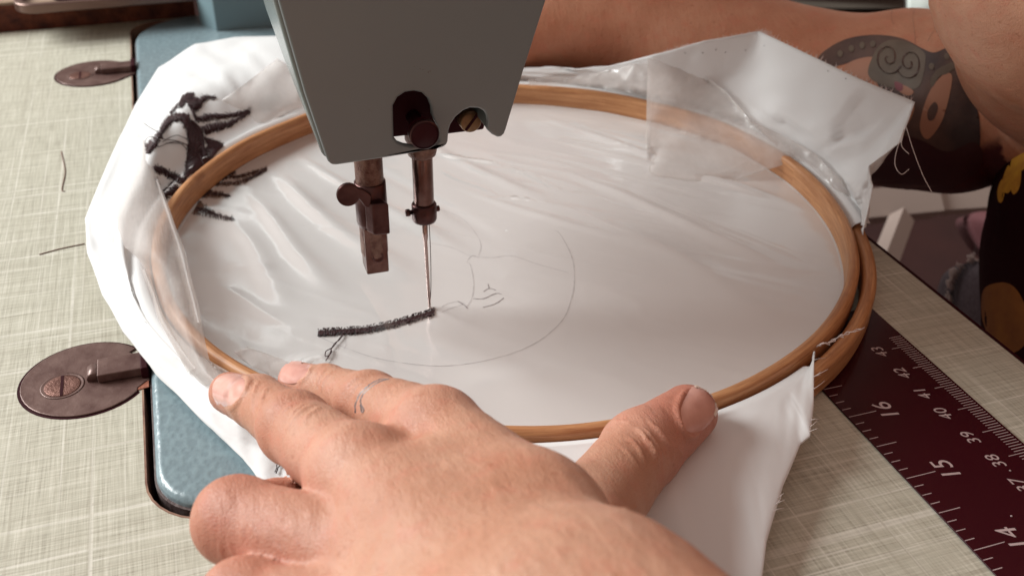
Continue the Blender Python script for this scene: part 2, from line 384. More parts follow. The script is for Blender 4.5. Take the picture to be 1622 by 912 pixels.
mc = thing('sewing_machine', 'old grey blue sewing machine with needle bar and presser bar above the hoop', 'sewing machine', (-9.8, 8.25, 0))
BO = [p for p in rrect(-18.17, -.35, 1.72, 40.75, 1.6, 12) if p[1] < 20]+[p for p in rrect(-18.17, -.35, 1.72, 40.75, 3.6, 12) if p[1] > 20]
BO = [p for p in BO if not (p[0] < -10 and p[1] < 20)]+[p for p in BO if p[0] < -10 and p[1] < 20]
BO = rrect(-18.17, -.35, 1.72, 40.75, 1.6, 12)[:10*2+6]+rrect(-18.17, -.35, 1.72, 40.75, 3.6, 12)[26:39]+rrect(-18.17, -.35, 1.72, 40.75, 1.6, 12)[39:]
build_bm('bed', prism([BO], xy, -2.0, .26), M['bed'], mc, bevel=.22, seg=4)
build_bm('bed_skirt', prism([[(p[0]+(-.05 if p[0] < -9 else .05), p[1]+(-.06 if p[1] < 20 else .05)) for p in BO]], xy, -2.1, -.02), mat_plain('chipped_bed_side', lin(78, 58, 58), .5, .2, gs=90, c2=lin(120, 112, 108), bump=.05), mc)
build_bm('pillar', prism([[(-14.7, 41), (-14.75, 38.9), (-14.0, 37.5), (-5, 37.3), (-5, 41)]], xy, .2, 26), M['blue'], mc, bevel=.08, seg=3)
build_bm('arm', box(-14, -6.5, 18, 40.5, 15, 24), M['blue'], mc, bevel=.8, seg=4)
YF = 6.95
def FX(u, v, y=YF): p = at(u, v, y, 1); return (p[0], p[2])
out_px = [(296, -400), (993, -400), (865, 0), (828, 118), (802, 205), (799, 213), (794, 218), (788, 218), (780, 214), (771, 206), (773, 196), (772, 186), (768, 177), (758, 172), (745, 171.5), (734, 176), (722, 186), (714, 198), (711, 208), (710, 224), (708, 230), (702, 234), (694, 236), (650, 244), (605, 251.5), (534, 262), (526, 262), (520, 257), (516, 248), (483, 150), (440, 0)]
slot_px = [(623, 168), (630, 155), (642, 147), (656, 145), (669, 148), (678, 157), (683, 170), (684, 182), (688, 192), (696, 206), (697, 222), (690, 232), (652, 232), (640, 230), (630, 226), (624, 218)]
fp = lambda a, b, t: (a, t, b)
build_bm('faceplate', prism([[FX(*p) for p in out_px], [FX(*p) for p in slot_px]], fp, YF, YF+.22), M['head'], mc, bevel=.07, seg=3)
OL = [FX(*p) for p in [(289, -400), (432, 0), (476, 150), (511, 247), (517, 255)]]
build_bm('side_cover', prism([OL+[(p[0]+.5, p[1]) for p in OL[::-1]]], fp, YF+.14, YF+7.5), M['head2'], mc, bevel=.16, seg=4)
OR = [FX(*p) for p in [(990, -400), (862, 0), (825, 118), (799, 200), (794, 210)]]
build_bm('side_cover', prism([OR+[(p[0]-.4, p[1]+.05) for p in OR[::-1]]], fp, YF+.23, YF+2.7), M['head2'], mc, bevel=.10, seg=3)
build_bm('arm_neck', box(OL[3][0]+.7, OR[3][0]-.6, YF+2.5, 19, 8.2, 20), M['head'], mc, bevel=.3, seg=3)
O = [OR[0], OR[1], OR[2], OR[3], OR[3], OL[3], OL[3], OL[3], OL[3]]
build_bm('slot_shade', box(-11.3, -9.45, YF+.75, YF+.9, 6.5, 9), M['dark'], mc)  # added dark plate, stands in for the shade inside the slot
q = at(742, 209, 8.6, 1); q2 = at(575, 262, 8.9, 1)
build_bm('inner_casting', box(-9.9, O[4][0]-.05, 8.6, 10.2, q[2]-.02, 12), M['dark'], mc, bevel=.1)
build_bm('inner_casting_back', box(O[8][0]+.6, -9.9, 9.6, 10.6, 6.9, 14), M['dark'], mc, bevel=.1)
sc = at(744, 191, 8.2, 1)
sx = build('casting_screw', *lathe([(0, -.16), (.27, -.16), (.31, -.12), (.31, .3)], sc, 1), M['brass'], mc)
bm = box(-.035, .035, -.02, .02, -.27, .27); R45 = Matrix.Rotation(math.radians(38), 4, 'Y')
for v in bm.verts: v.co = R45 @ v.co + Vector((sc[0], sc[1]-.17, sc[2]))
build_bm('screw_slot', bm, M['dark'], sx)
kc = at(673, 215, 6.4, 1)
build('knob', *lathe([(0, 0), (.34, 0), (.385, .04), (.385, .35), (.34, .4), (.2, .42), (.2, 2.0), (0, 2)], kc, 1, 40), M['knob'], mc)
build('knob_rim', *lathe([(.375, -.01), (.40, .01), (.41, .08), (.40, .16), (.385, .16)], kc, 1, 40, False), M['darksteel'], mc)
NX, NY = -9.82, 8.25
# needle bar
build('needle_bar', *lathe([(0, 3.55), (.28, 3.55), (.30, 3.6), (.30, 12), (0, 12)], (NX, NY, 0), 2), M['steel'], mc)
build('bar_bushing', *lathe([(.31, 5.55), (.40, 5.62), (.43, 5.75), (.42, 6.0), (.47, 6.1), (.47, 7), (0, 7)], (NX, NY, 0), 2), M['rust'], mc)
cl = build('needle_clamp', *lathe([(0, 3.42), (.2, 3.42), (.34, 3.48), (.37, 3.56), (.37, 4.0), (.34, 4.05), (.30, 4.05)], (NX, NY, 0), 2), M['darksteel'], mc)
build('clamp_screw', *lathe([(0, 0), (.10, 0), (.11, .03), (.11, .12), (.07, .13), (.08, .5), (0, .5)], (NX-.56, NY, 3.8), 0, 16), M['darksteel'], cl)
build('clamp_screw', *lathe([(0, .30), (.09, .30), (.09, .44), (.07, .46), (0, .46)], (NX, NY, 3.8), 0, 16), M['darksteel'], cl)
nd = build('needle', *tube([(NX, NY, 3.6), (NX, NY, 2.9), (NX, NY, 2.75), (NX+.03, NY, 1.2), (NX+.045, NY, .45), (NX+.05, NY, .25)], [.085, .085, .06, .05, .045, .008], 10), M['bright'], mc)
# presser bar
PX, PY = -11.37, 8.25
build('presser_bar', *lathe([(0, 2.6), (.36, 2.6), (.40, 2.7), (.40, 12), (0, 12)], (PX, PY, 0), 2), M['rust'], mc)
coll = build('clamp_collar', *lathe([(.41, 5.0), (.45, 4.98), (.46, 4.4), (.46, 3.75), (.43, 3.62), (0, 3.6)], (PX, PY, 0), 2, 28), M['darksteel'], mc)
bm = prism([[(-.30, 0), (.22, 0), (.34, .5), (-.12, .42), ]], lambda a, b, t: (PX+.02+a, PY-.42-b*.75, t), 3.62, 4.62)
build_bm('clamp_block', bm, M['darksteel'], coll, bevel=.06, seg=3)
w0 = at(551, 307, PY-.5, 1); w1 = at(590, 312, PY-.6, 1)
bm = prism([[(w0[0]+.33*math.cos(a), w0[2]+.35*math.sin(a)) for a in np.linspace(.5, 2*math.pi-.5, 20)]+[(w1[0]-.22, w1[2]-.30), (w1[0]-.05, w1[2]-.36), (w1[0]-.02, w1[2]+.05), (w1[0]-.25, w1[2]+.28)]], lambda a, b, t: (a, t, b), PY-.62, PY-.46)
build_bm('thumb_screw', bm, M['darksteel'], coll, bevel=.05, seg=3)
b0 = 2.12
bm = box(PX-.33, PX+.33, PY-.36, PY+.36, b0, 3.64)
pb = build_bm('presser_block', bm, M['steel'], mc, bevel=.035)
build('block_dimple', *lathe([(.0, -.005), (.10, -.005), (.13, -.02), (.16, -.02), (.17, .01)], (PX+.03, PY-.365, b0+.55), 1, 24), M['darksteel'], pb)
tp = [(NX+.12, NY-.05, 3.5), (NX+.13, NY-.05, 2.4), (NX+.11, NY-.03, 1.2), (NX+.06, NY-.01, .5), (NX+.05, NY, .36)]
tag(build('needle_thread', *tube(spline(tp, 5), .012, 6), M['thread'], origin=tp[0]), 'dark thread running down beside the needle into the fabric', 'thread')

# ------------------------------------------------------------------ hinges
def hinge(cxh, cyh, lab, torn):
    h = thing('hinge_plate', lab, 'hinge', (cxh, cyh, 0), 'oval hinge plates between table and machine bed')
    def outline(r, tab):
        P = [(cxh+r*1.02*math.cos(a), cyh+r*math.sin(a)) for a in np.linspace(math.radians(38), math.radians(322), 40)]
        yy = cyh+(.0 if not torn else .0)
        P += [(-18.55, cyh-tab-.25), (-18.3, cyh-tab), (-18.22, cyh-tab), (-18.22, cyh+tab), (-18.5, cyh+tab), (-18.75, cyh+tab+.25)]
        return P
    build_bm('gap', prism([outline(1.80, .72)], xy, -.02, .008), M['dark'], h)
    build_bm('plate', prism([outline(1.72, .66)], xy, .002, .055), M['hinge'], h, bevel=.03, seg=2)
    s0 = (cxh-.62, cyh-.22)
    build('screw_well', *lathe([(.58, .056), (.60, .064), (.56, .066), (.54, .060), (.50, .057)], (*s0, 0), 2, 36), M['hinge'], h)
    s = build('screw', *lathe([(0, .066), (.3, .074), (.46, .068), (.50, .058)], (*s0, 0), 2, 36), M['screw'], h)
    bm = box(s0[0]-.05, s0[0]+.03, s0[1]-.47, s0[1]+.47, .070, .079); build_bm('screw_slot', bm, M['dark'], s)
    build_bm('leaf_block', box(cxh+.35, -18.3, cyh-.42, cyh+.42, .06, .34), M['hinge'], h, bevel=.04)
    build('leaf_curl', *lathe([(.17, 0), (.2, .02), (.2, .5), (.17, .52), (0, .52)], (cxh+.24, cyh-.26, .12), 1, 18), M['hinge'], h)
    build_bm('knuckle', box(-18.42, -18.2, cyh-.55, cyh+.55, .0, .42), M['dark'], h, bevel=.05)
    if torn:
        tn = prism([[(-18.75, cyh-1.02), (-18.25, cyh-.95), (-18.25, cyh-.62), (-18.6, cyh-.66), (-19.05, cyh-.95)]], xy, .004, .03)
        build_bm('exposed_wood', tn, mat_plain('torn_wood', lin(150, 88, 66), .8, gs=200, bump=.05), h)
hinge(-19.95, 8.12, 'near brown oval hinge plate with slotted screw beside the blue bed corner', True)
hinge(-20.15, 33.5, 'far brown oval hinge plate near the rear of the blue machine bed', False)

# ------------------------------------------------------------------ ruler
ru = thing('ruler', 'black ruler with white inch and centimetre scales on the linen table', 'ruler', (2, 0, 0))
build_bm('blade', box(-.03, 3.86, -41, 4.52, .012, .058), M['ruler'], ru, bevel=.02)
def Y(s_): return s_-40.64
def ticks(lines):
    V = []; F = []
    for x0, x1, y, wd in lines:
        n = len(V); V += [(x0, y-wd, .0605), (x1, y-wd, .0605), (x1, y+wd, .0605), (x0, y+wd, .0605)]; F.append((n, n+1, n+2, n+3))
    return V, F
L = []
for i in range(8*6, 8*17+7):
    s_ = i/8*2.54
    if Y(s_) > 4.3: break
    x1 = .88 if i % 8 == 0 else (.62 if i % 4 == 0 else .27)
    L.append((.0, x1, Y(s_), .011))
tag(build('inch_ticks', *ticks(L), M['rulermark'], ru, smooth=False), kind='stuff')
L = []
for i in range(150, 436):
    y = Y(i/10)
    L.append((3.10 if i % 10 == 0 else 3.36, 3.78, y, .011))
tag(build('centimetre_ticks', *ticks(L), M['rulermark'], ru, smooth=False), kind='stuff')
def text(body, c_, size, rotz, mat, parent, shear=.18, z=.0605, name='numeral'):
    cu = bpy.data.curves.new(name, 'FONT'); cu.body = body; cu.size = size*S; cu.align_x = 'CENTER'; cu.align_y = 'CENTER'; cu.shear = shear; cu.space_character = 1.05; cu.resolution_u = 4
    t = bpy.data.objects.new(name, cu); col.objects.link(t); bpy.context.view_layer.update()
    dg = bpy.context.evaluated_depsgraph_get(); me = bpy.data.meshes.new_from_object(t.evaluated_get(dg)); bpy.data.objects.remove(t)
    o = bpy.data.objects.new(name, me); col.objects.link(o); me.materials.clear(); me.materials.append(mat); o.parent = parent
    o.rotation_euler = (0, 0, rotz); b = wloc(parent); o.location = Vector(((c_[0]-b[0])*S, (c_[1]-b[1])*S, (z-b[2])*S)); return o
for n_, u, v in ((16, 1406, 650), (15, 1502, 743.6), (14, 1609, 853)):
    p = at(u, v, .06); text(str(n_), p, .74, math.pi/2, M['rulermark'], ru)
for n_, u, v in ((43, 1395, 557), (42, 1431, 591), (41, 1463, 623), (40, 1496, 655), (39, 1539, 693), (38, 1579, 730), (37, 1618, 768)):
    p = at(u, v, .06); text(str(n_), p, .50, math.pi/2, M['rulermark'], ru)
for u, v in ((1600, 745), (1602, 817)):
    p = at(u, v, .062); tag(build('lint_speck', *lathe([(0, 0), (.03, 0), (.02, .02), (0, .025)], p, 2, 6), M['rulermark'], ru))

# ------------------------------------------------------------------ hoop
HC = np.array([-5.99, 12.14]); RB = 11.69
def ring(name, R, half, z0, z1, mat, parent, n=220, wob=0., off=(0, 0), rnd_=.16, phase=0.):
    prof = []
    x0, x1 = -half, half; r = rnd_
    for cx_, cz_, a0 in ((x1-r, z0+r, -90), (x1-r, z1-r, 0), (x0+r, z1-r, 90), (x0+r, z0+r, 180)):
        for i in range(5):
            a = math.radians(a0+90*i/4); prof.append((cx_+r*math.cos(a), cz_+r*math.sin(a)))
    V = []; F = []; G = []; k = len(prof)
    for i in range(n+1):
        t = 2*math.pi*i/n
        rr = R+wob*math.sin(2*t+phase)+.012*math.sin(7*t+1)+.008*math.sin(17*t); dz = .02*math.sin(5*t)+.012*math.sin(13*t+2)
        for a, b in prof:
            V.append((HC[0]+off[0]+(rr+a)*math.cos(t), HC[1]+off[1]+(rr+a)*math.sin(t), b+dz)); G.append((t*R*.1, a*.1, b*.1))
    for i in range(n):
        for j in range(k): F.append((i*k+j, (i+1)*k+j, (i+1)*k+(j+1) % k, i*k+(j+1) % k))
    o = build(name, V, F, mat, parent)
    at_ = o.data.attributes.new('grain', 'FLOAT_VECTOR', 'POINT'); at_.data.foreach_set('vector', np.array(G).ravel()); return o
hp = thing('embroidery_hoop', 'round bamboo embroidery hoop of two rings gripping the white fabric', 'embroidery hoop', (HC[0], HC[1], .3))
ring('inner_ring', RB, .19, .36, 1.30, M['wood'], hp)
ring('outer_ring', 12.22, .22, .05, .98, M['wood'], hp, off=(.02, -.02))
#P3BEGIN
# ------------------------------------------------------------------ fabric in the hoop
def seg_d(P, a, b):
    a = np.array(a[:2]); b = np.array(b[:2]); ab = b-a; L = np.linalg.norm(ab); e = ab/L
    d = P-a; s_ = d@e; t = s_/L; return d@np.array([-e[1], e[0]]), t
def smooth_in(t, f=.18):
    x = np.clip(np.minimum(t, 1-t)/f, 0, 1); return x*x*(3-2*x)
class Vn:
    """smooth value noise on a grid, for folds"""
    def __init__(s, seed): s.g = np.random.RandomState(seed).rand(64, 64)
    def __call__(s, x, y):
        x0 = np.floor(x).astype(int); y0 = np.floor(y).astype(int); fx = x-x0; fy = y-y0; fx = fx*fx*(3-2*fx); fy = fy*fy*(3-2*fy)
        g = lambda i, j: s.g[i % 64, j % 64]
        return (g(x0, y0)*(1-fx)+g(x0+1, y0)*fx)*(1-fy)+(g(x0, y0+1)*(1-fx)+g(x0+1, y0+1)*fx)*fy-.5
vn1, vn2, vn3 = Vn(1), Vn(2), Vn(3)
ZD = .36
# folds: ends as points on the cloth, half width cm, height cm
folds = [((415, 262), (690, 470), .55, .10), ((455, 235), (760, 420), .35, .07), ((380, 300), (560, 480), .45, .07), ((500, 215), (820, 400), .30, -.05), ((350, 340), (480, 500), .5, .05),
         ((830, 178), (1330, 350), .30, .06), ((840, 215), (1300, 330), .22, .05), ((880, 270), (1310, 445), .40, .08), ((720, 300), (1060, 400), .25, .045), ((960, 180), (1310, 290), .25, .05),
         ((820, 240), (1180, 330), .15, -.03), ((600, 200), (900, 330), .3, .045), ((900, 330), (1290, 520), .7, .05), ((540, 560), (430, 590), .3, .05), ((350, 430), (440, 420), .3, .03), ((700, 600), (1100, 610), .8, .03),
         ((1000, 160), (1260, 250), .2, .04), ((640, 520), (900, 640), .8, .03)]
fw = [(at(*a, ZD), at(*b, ZD), w_*.85, h_*1.5) for a, b, w_, h_ in folds]
def hz(P):
    z = np.full(len(P), ZD)
    z += .05*vn1(P[:, 0]*.25+9, P[:, 1]*.25)+.02*vn2(P[:, 0]*.7+(P[:, 1])*.5, P[:, 1]*.35-P[:, 0]*.3+20)
    for a, b, w_, h_ in fw:
        d, t = seg_d(P, a, b); d = d+.25*np.sin(t*5+a[0])*w_*2
        ww = w_*(.55+.75*np.clip(t, 0, 1)); z += h_*np.exp(-(d/ww)**2)*smooth_in(t, .3)*(t > 0)*(t < 1)
    ca_, sa_ = math.cos(-.72), math.sin(-.72); wu = P[:, 0]*ca_+P[:, 1]*sa_; wv = -P[:, 0]*sa_+P[:, 1]*ca_
    z += .030*(1-2*np.abs(vn3(wu*.22+5, wv*1.3)))**4*(.5+vn1(wu*.3, wv*.3))+.010*vn2(wu*.6, wv*3.2)
    pk = np.exp(-((P[:, 0]+11.6)**2/4+(P[:, 1]-7.6)**2/1.2)); z += .03*pk*vn1(P[:, 0]*3.4, P[:, 1]*1.4+11)
    # gathers running in from the rim
    r = np.hypot(P[:, 0]-HC[0], P[:, 1]-HC[1]); th = np.arctan2(P[:, 1]-HC[1], P[:, 0]-HC[0])
    z += .05*vn3(th*9+3, r*.15)*np.clip((r-6.5)/5, 0, 1)**1.5
    z += .10*np.clip((r-10.3)/1.5, 0, 1)**2
    return ZD-.05+np.logaddexp(0, (z-ZD+.05)/.03)*.03
nr, nt = 110, 420
R_ = np.linspace(0.05, 11.86, nr); T_ = np.linspace(0, 2*math.pi, nt, endpoint=False)
PP = np.array([(HC[0]+r*math.cos(t), HC[1]+r*math.sin(t)) for r in R_ for t in T_])
Z_ = hz(PP)
Vd = np.column_stack([PP, Z_]); Fd = [(i*nt+j, i*nt+(j+1) % nt, (i+1)*nt+(j+1) % nt, (i+1)*nt+j) for i in range(nr-1) for j in range(nt)]
Fd.append(tuple(range(nt))[::-1])
def rp(u, v, r=12.26, z=1.20):
    p = at(u, v, 1.2); d = p[:2]-HC; d /= np.linalg.norm(d); return np.array([HC[0]+d[0]*r, HC[1]+d[1]*r, z])
def drape(stations, nsub, rows, seed, amp, lin_out=False, hem=.35, dens=30):
    """stations: (ring px, outer px, outer z, [(t, extra z)...])"""
    V = []; k = None
    cols = []
    for (ru_, rv), (ou, ov), oz, mids in stations:
        p0 = rp(ru_, rv); p3 = at(ou, ov, oz); d = p0[:2]-HC; d /= np.linalg.norm(d)
        pin = np.array([HC[0]+d[0]*11.9, HC[1]+d[1]*11.9, ZD+.1]); pin2 = np.array([HC[0]+d[0]*11.97, HC[1]+d[1]*11.97, 1.0])
        pts = [pin, pin2, p0, np.array([HC[0]+d[0]*12.56, HC[1]+d[1]*12.56, 1.16])]
        if ru_ > 1170 and rv > 560: pts[3] = p0*.88+p3*.12; pts[3][2] += .06
        for t, z in mids:
            q = p0*(1-t)+p3*t
            if not (ru_ > 1170 and rv > 560): q[2] = z
            else: q[2] += .10*math.sin(math.pi*t)
            pts.append(q)
        pts.append(p3)
        if hem:
            dd = (p0-p3); dd[2] = 0; dd /= np.linalg.norm(dd)+1e-9
            pts.append(p3+dd*.18*hem/.35-np.array([0, 0, hem*.7])); pts.append(p3+dd*.8*hem/.35-np.array([0, 0, hem]))
        cols.append(pts)
    # along stations
    nrow = len(cols[0]); dense = []
    for r in range(nrow):
        line = [c[r] for c in cols]
        if lin_out and r >= nrow-(1 if not hem else 3):
            o = []
            for a, b in zip(line[:-1], line[1:]):
                for t in np.linspace(0, 1, nsub, endpoint=False): o.append(a*(1-t)+b*t)
            o.append(line[-1])
        else: o = spline(line, nsub)
        dense.append(o)
    ncol = len(dense[0]); grid = []
    for c in range(ncol):
        grid.append(spline([dense[r][c] for r in range(nrow)], rows))
    G = np.array(grid); nc, nr2, _ = G.shape
    # fold displacement along normals
    du = np.gradient(G, axis=0); dv = np.gradient(G, axis=1); Nn = np.cross(du, dv); Nn /= np.linalg.norm(Nn, axis=2)[..., None]+1e-9
    Nn *= np.where(Nn[..., 2:3] < 0, -1, 1)
    ii, jj = np.meshgrid(np.arange(nc)/nsub, np.arange(nr2)/rows, indexing='ij')
    vv = Vn(seed); v2 = Vn(seed+5)
    rg = (1-2*np.abs(v2(ii*.9+jj*1.3+3, jj*.9-ii*.2)))**6; disp = amp*(vv(ii*1.5+jj*.7, jj*.8)+.35*v2(ii*3.7-jj*1.2, jj*1.3+7))+.07*rg*(np.arange(nc)[:, None]/nsub < 20)
    mask = np.clip((jj-3.3)/.9, 0, 1)*np.where(np.arange(nc)[:, None]/nsub > 20.5, .12, 1)*np.clip((nrow-(3 if hem else 1)-jj)/.5+.25, .25, 1)
    G += Nn*(disp*mask)[..., None]
    G[..., 2] = np.maximum(G[..., 2], .03 if True else 0)
    V = G.reshape(-1, 3); F = [(i*nr2+j, (i+1)*nr2+j, (i+1)*nr2+j+1, i*nr2+j+1) for i in range(nc-1) for j in range(nr2-1)]
    return V, F
left = [((760, 118), (790, 60), 1.6, [(.3, 1.7), (.65, 1.9)]), ((640, 130), (650, 40), 1.6, [(.3, 1.9), (.65, 2.1)]),
        ((540, 155), (530, 46), 1.7, [(.3, 2.0), (.65, 2.2)]), ((480, 175), (440, 57), 1.7, [(.3, 2.1), (.65, 2.2)]),
        ((430, 198), (372, 60), 1.7, [(.3, 2.1), (.65, 2.1)]), ((395, 216), (310, 72), 1.6, [(.3, 2.2), (.65, 1.9)]),
        ((350, 246), (252, 108), 1.4, [(.3, 2.2), (.65, 1.7)]), ((315, 276), (214, 168), 1.2, [(.3, 2.1), (.65, 1.5)]),
        ((285, 315), (178, 245), 1.0, [(.3, 1.8), (.65, 1.1)]), ((268, 355), (136, 345), .9, [(.3, 1.5), (.65, 1.0)]),
        ((268, 400), (140, 400), .8, [(.3, 1.35), (.65, .9)]), ((280, 455), (163, 465), .7, [(.3, 1.2), (.65, .75)]),
        ((302, 505), (197, 525), .6, [(.3, 1.1), (.65, .7)]), ((340, 555), (248, 590), .6, [(.3, 1.1), (.65, .75)]),
        ((395, 600), (330, 672), .6, [(.3, 1.1), (.65, .8)]), ((450, 635), (385, 722), .6, [(.3, 1.1), (.65, .8)]), ((520, 662), (418, 765), .5, [(.3, 1.0), (.65, .7)]),
        ((600, 690), (470, 900), .5, [(.3, .9), (.65, .6)]), ((750, 710), (700, 1000), .4, [(.3, .9), (.65, .6)]),
        ((880, 712), (900, 1060), .4, [(.3, .9), (.65, .6)]), ((1000, 700), (1090, 1050), .5, [(.3, 1.0), (.65, .7)]),
        ((1100, 680), (1180, 1010), .6, [(.3, 1.1), (.65, .8)]), ((1150, 662), (1205, 912), .7, [(.3, 1.2), (.65, .9)])]
front = [((1150, 662), (1205, 912), .7, [(.3, 1.2), (.65, .9)]), ((1195, 640), (1214, 850), .8, [(.3, 1.3), (.65, 1.0)]), ((1225, 622), (1240, 765), .9, [(.3, 1.3), (.65, 1.1)]),
         ((1240, 612), (1268, 700), 1.0, [(.3, 1.3), (.65, 1.2)]), ((1250, 605), (1283, 688), 1.1, [(.3, 1.3), (.65, 1.2)]), ((1265, 594), (1289, 640), 1.2, [(.3, 1.35), (.65, 1.3)]), ((1282, 578), (1290, 556), 1.55, [(.3, 1.4), (.65, 1.5)])]
right = [((790, 116), (800, 108), 1.6, [(.3, 1.4), (.65, 1.5)]), ((880, 120), (890, 110), 1.9, [(.3, 1.5), (.65, 1.9)]), ((1000, 136), (965, 106), 2.6, [(.3, 1.6), (.65, 2.1)]), ((1050, 148), (1035, 87), 3.8, [(.3, 1.8), (.65, 2.7)]), ((1105, 165), (1115, 66), 4.6, [(.3, 1.9), (.65, 3.1)]),
         ((1160, 185), (1202, 50), 5.1, [(.3, 1.9), (.65, 3.4)]), ((1215, 212), (1300, 96), 5.1, [(.3, 1.8), (.65, 3.3)]), ((1262, 242), (1380, 134), 5.0, [(.3, 1.7), (.65, 3.1)]),
         ((1298, 272), (1449, 162), 4.8, [(.3, 1.7), (.65, 3.0)]), ((1325, 298), (1428, 224), 4.0, [(.3, 1.7), (.65, 2.6)]), ((1348, 325), (1376, 262), 3.0, [(.3, 1.6), (.65, 2.2)]), ((1358, 338), (1382, 295), 2.4, [(.3, 1.5), (.65, 1.9)]), ((1366, 352), (1367, 372), 1.35, [(.3, 1.3), (.65, 1.4)])]
DL = drape(left+front[1:], 9, 7, 11, .26, True, hem=.22); DR = drape(right, 9, 7, 13, .22, True, hem=0)
def upward(VF):
    V, F = VF; V = np.asarray(V); Q = np.array([f[:4] for f in F if len(f) == 4]); z = np.cross(V[Q[:, 2]]-V[Q[:, 0]], V[Q[:, 3]]-V[Q[:, 1]])[:, 2].sum()
    return (V, F) if z > 0 else (V, [tuple(f[::-1]) for f in F])
Vd, Fd = upward((Vd, Fd)); FV, FF = merge([(Vd, Fd), upward(DL), upward(DR)])
fab = build('cotton_fabric', FV, FF, M['cotton'], origin=(HC[0], HC[1], .3))
tag(fab, 'white cotton fabric stretched in the wooden hoop with loose folds hanging out around it', 'fabric')
sol = fab.modifiers.new('thickness', 'SOLIDIFY'); sol.thickness = .03*S; sol.offset = -1
BV = bvh_of(FV, FF)
BVdisc = bvh_of(Vd, Fd)

# ------------------------------------------------------------------ stitches, pencil, pin marks
def strand(p, q, rad, lift=.02, mid=None, bv=None):
    a = hit(bv or BV, *p, lift); b = hit(bv or BV, *q, lift)
    if a is None or b is None or np.linalg.norm(a-b) > 4: return None
    c = (a+b)/2; h = hit(bv or BV, (p[0]+q[0])/2, (p[1]+q[1])/2, lift+.025)
    if h is not None and np.linalg.norm(h-c) < .4: c = h
    return tube([a, c, b], [rad*.8, rad, rad*.7], 4)
def satin(A, B, n, rad=.022, jit=1.5, skew=0., bv=None):
    lift0 = rad*.7
    A = np.array(spline(A, 8)); B = np.array(spline(B, 8)); out = []
    fa = lambda P, t: P[min(int(t*(len(P)-1)), len(P)-1)]*(1-(t*(len(P)-1) % 1))+P[min(int(t*(len(P)-1))+1, len(P)-1)]*(t*(len(P)-1) % 1)
    for i in range(n):
        t = min(max((i+rnd.uniform(-.6, .6))/n, 0), .999); t2 = min(max(t+skew+rnd.uniform(-.01, .01), 0), .999)
        p = fa(A, t)+np.array([rnd.gauss(0, jit), rnd.gauss(0, jit)]); q = fa(B, t2)+np.array([rnd.gauss(0, jit), rnd.gauss(0, jit)])
        s_ = strand(p, q, rad*rnd.uniform(.8, 1.2), lift0+rnd.random()*lift0*1.5, bv=bv)
        if s_: out.append(s_)
    return out
def stitch_obj(name, parts):
    o = build(name, *merge(parts), M['thread'], fab); return tag(o, kind='stuff')
# satin line under the needle
cl_ = [(505, 528), (540, 526), (580, 523), (620, 515), (655, 505), (687, 495)]
up = [(x, y-3.6) for x, y in cl_]; dn = [(x, y+3.9) for x, y in cl_]
parts = satin(up, dn, 300, .015, 1.1, 0, BVdisc)+satin(dn, up, 240, .014, 1.4, .02, BVdisc)
for i in range(160):                           # little loops along the edge
    t = rnd.random(); k = t*5; j = min(int(k), 4); p = np.array(cl_[j])*(1-(k-j))+np.array(cl_[j+1])*(k-j)
    s_ = rnd.choice((-1, 1)); a = (p[0]+rnd.uniform(-2, 2), p[1]+s_*3.5); b = (p[0]+rnd.uniform(-3, 3), p[1]+s_*rnd.uniform(5, 6.6))
    q = strand(a, b, .014, .05, bv=BVdisc)
    if q: parts.append(q)
o = stitch_obj('satin_stitch_line', parts); o['label'] = 'black satin stitched line ending under the needle'
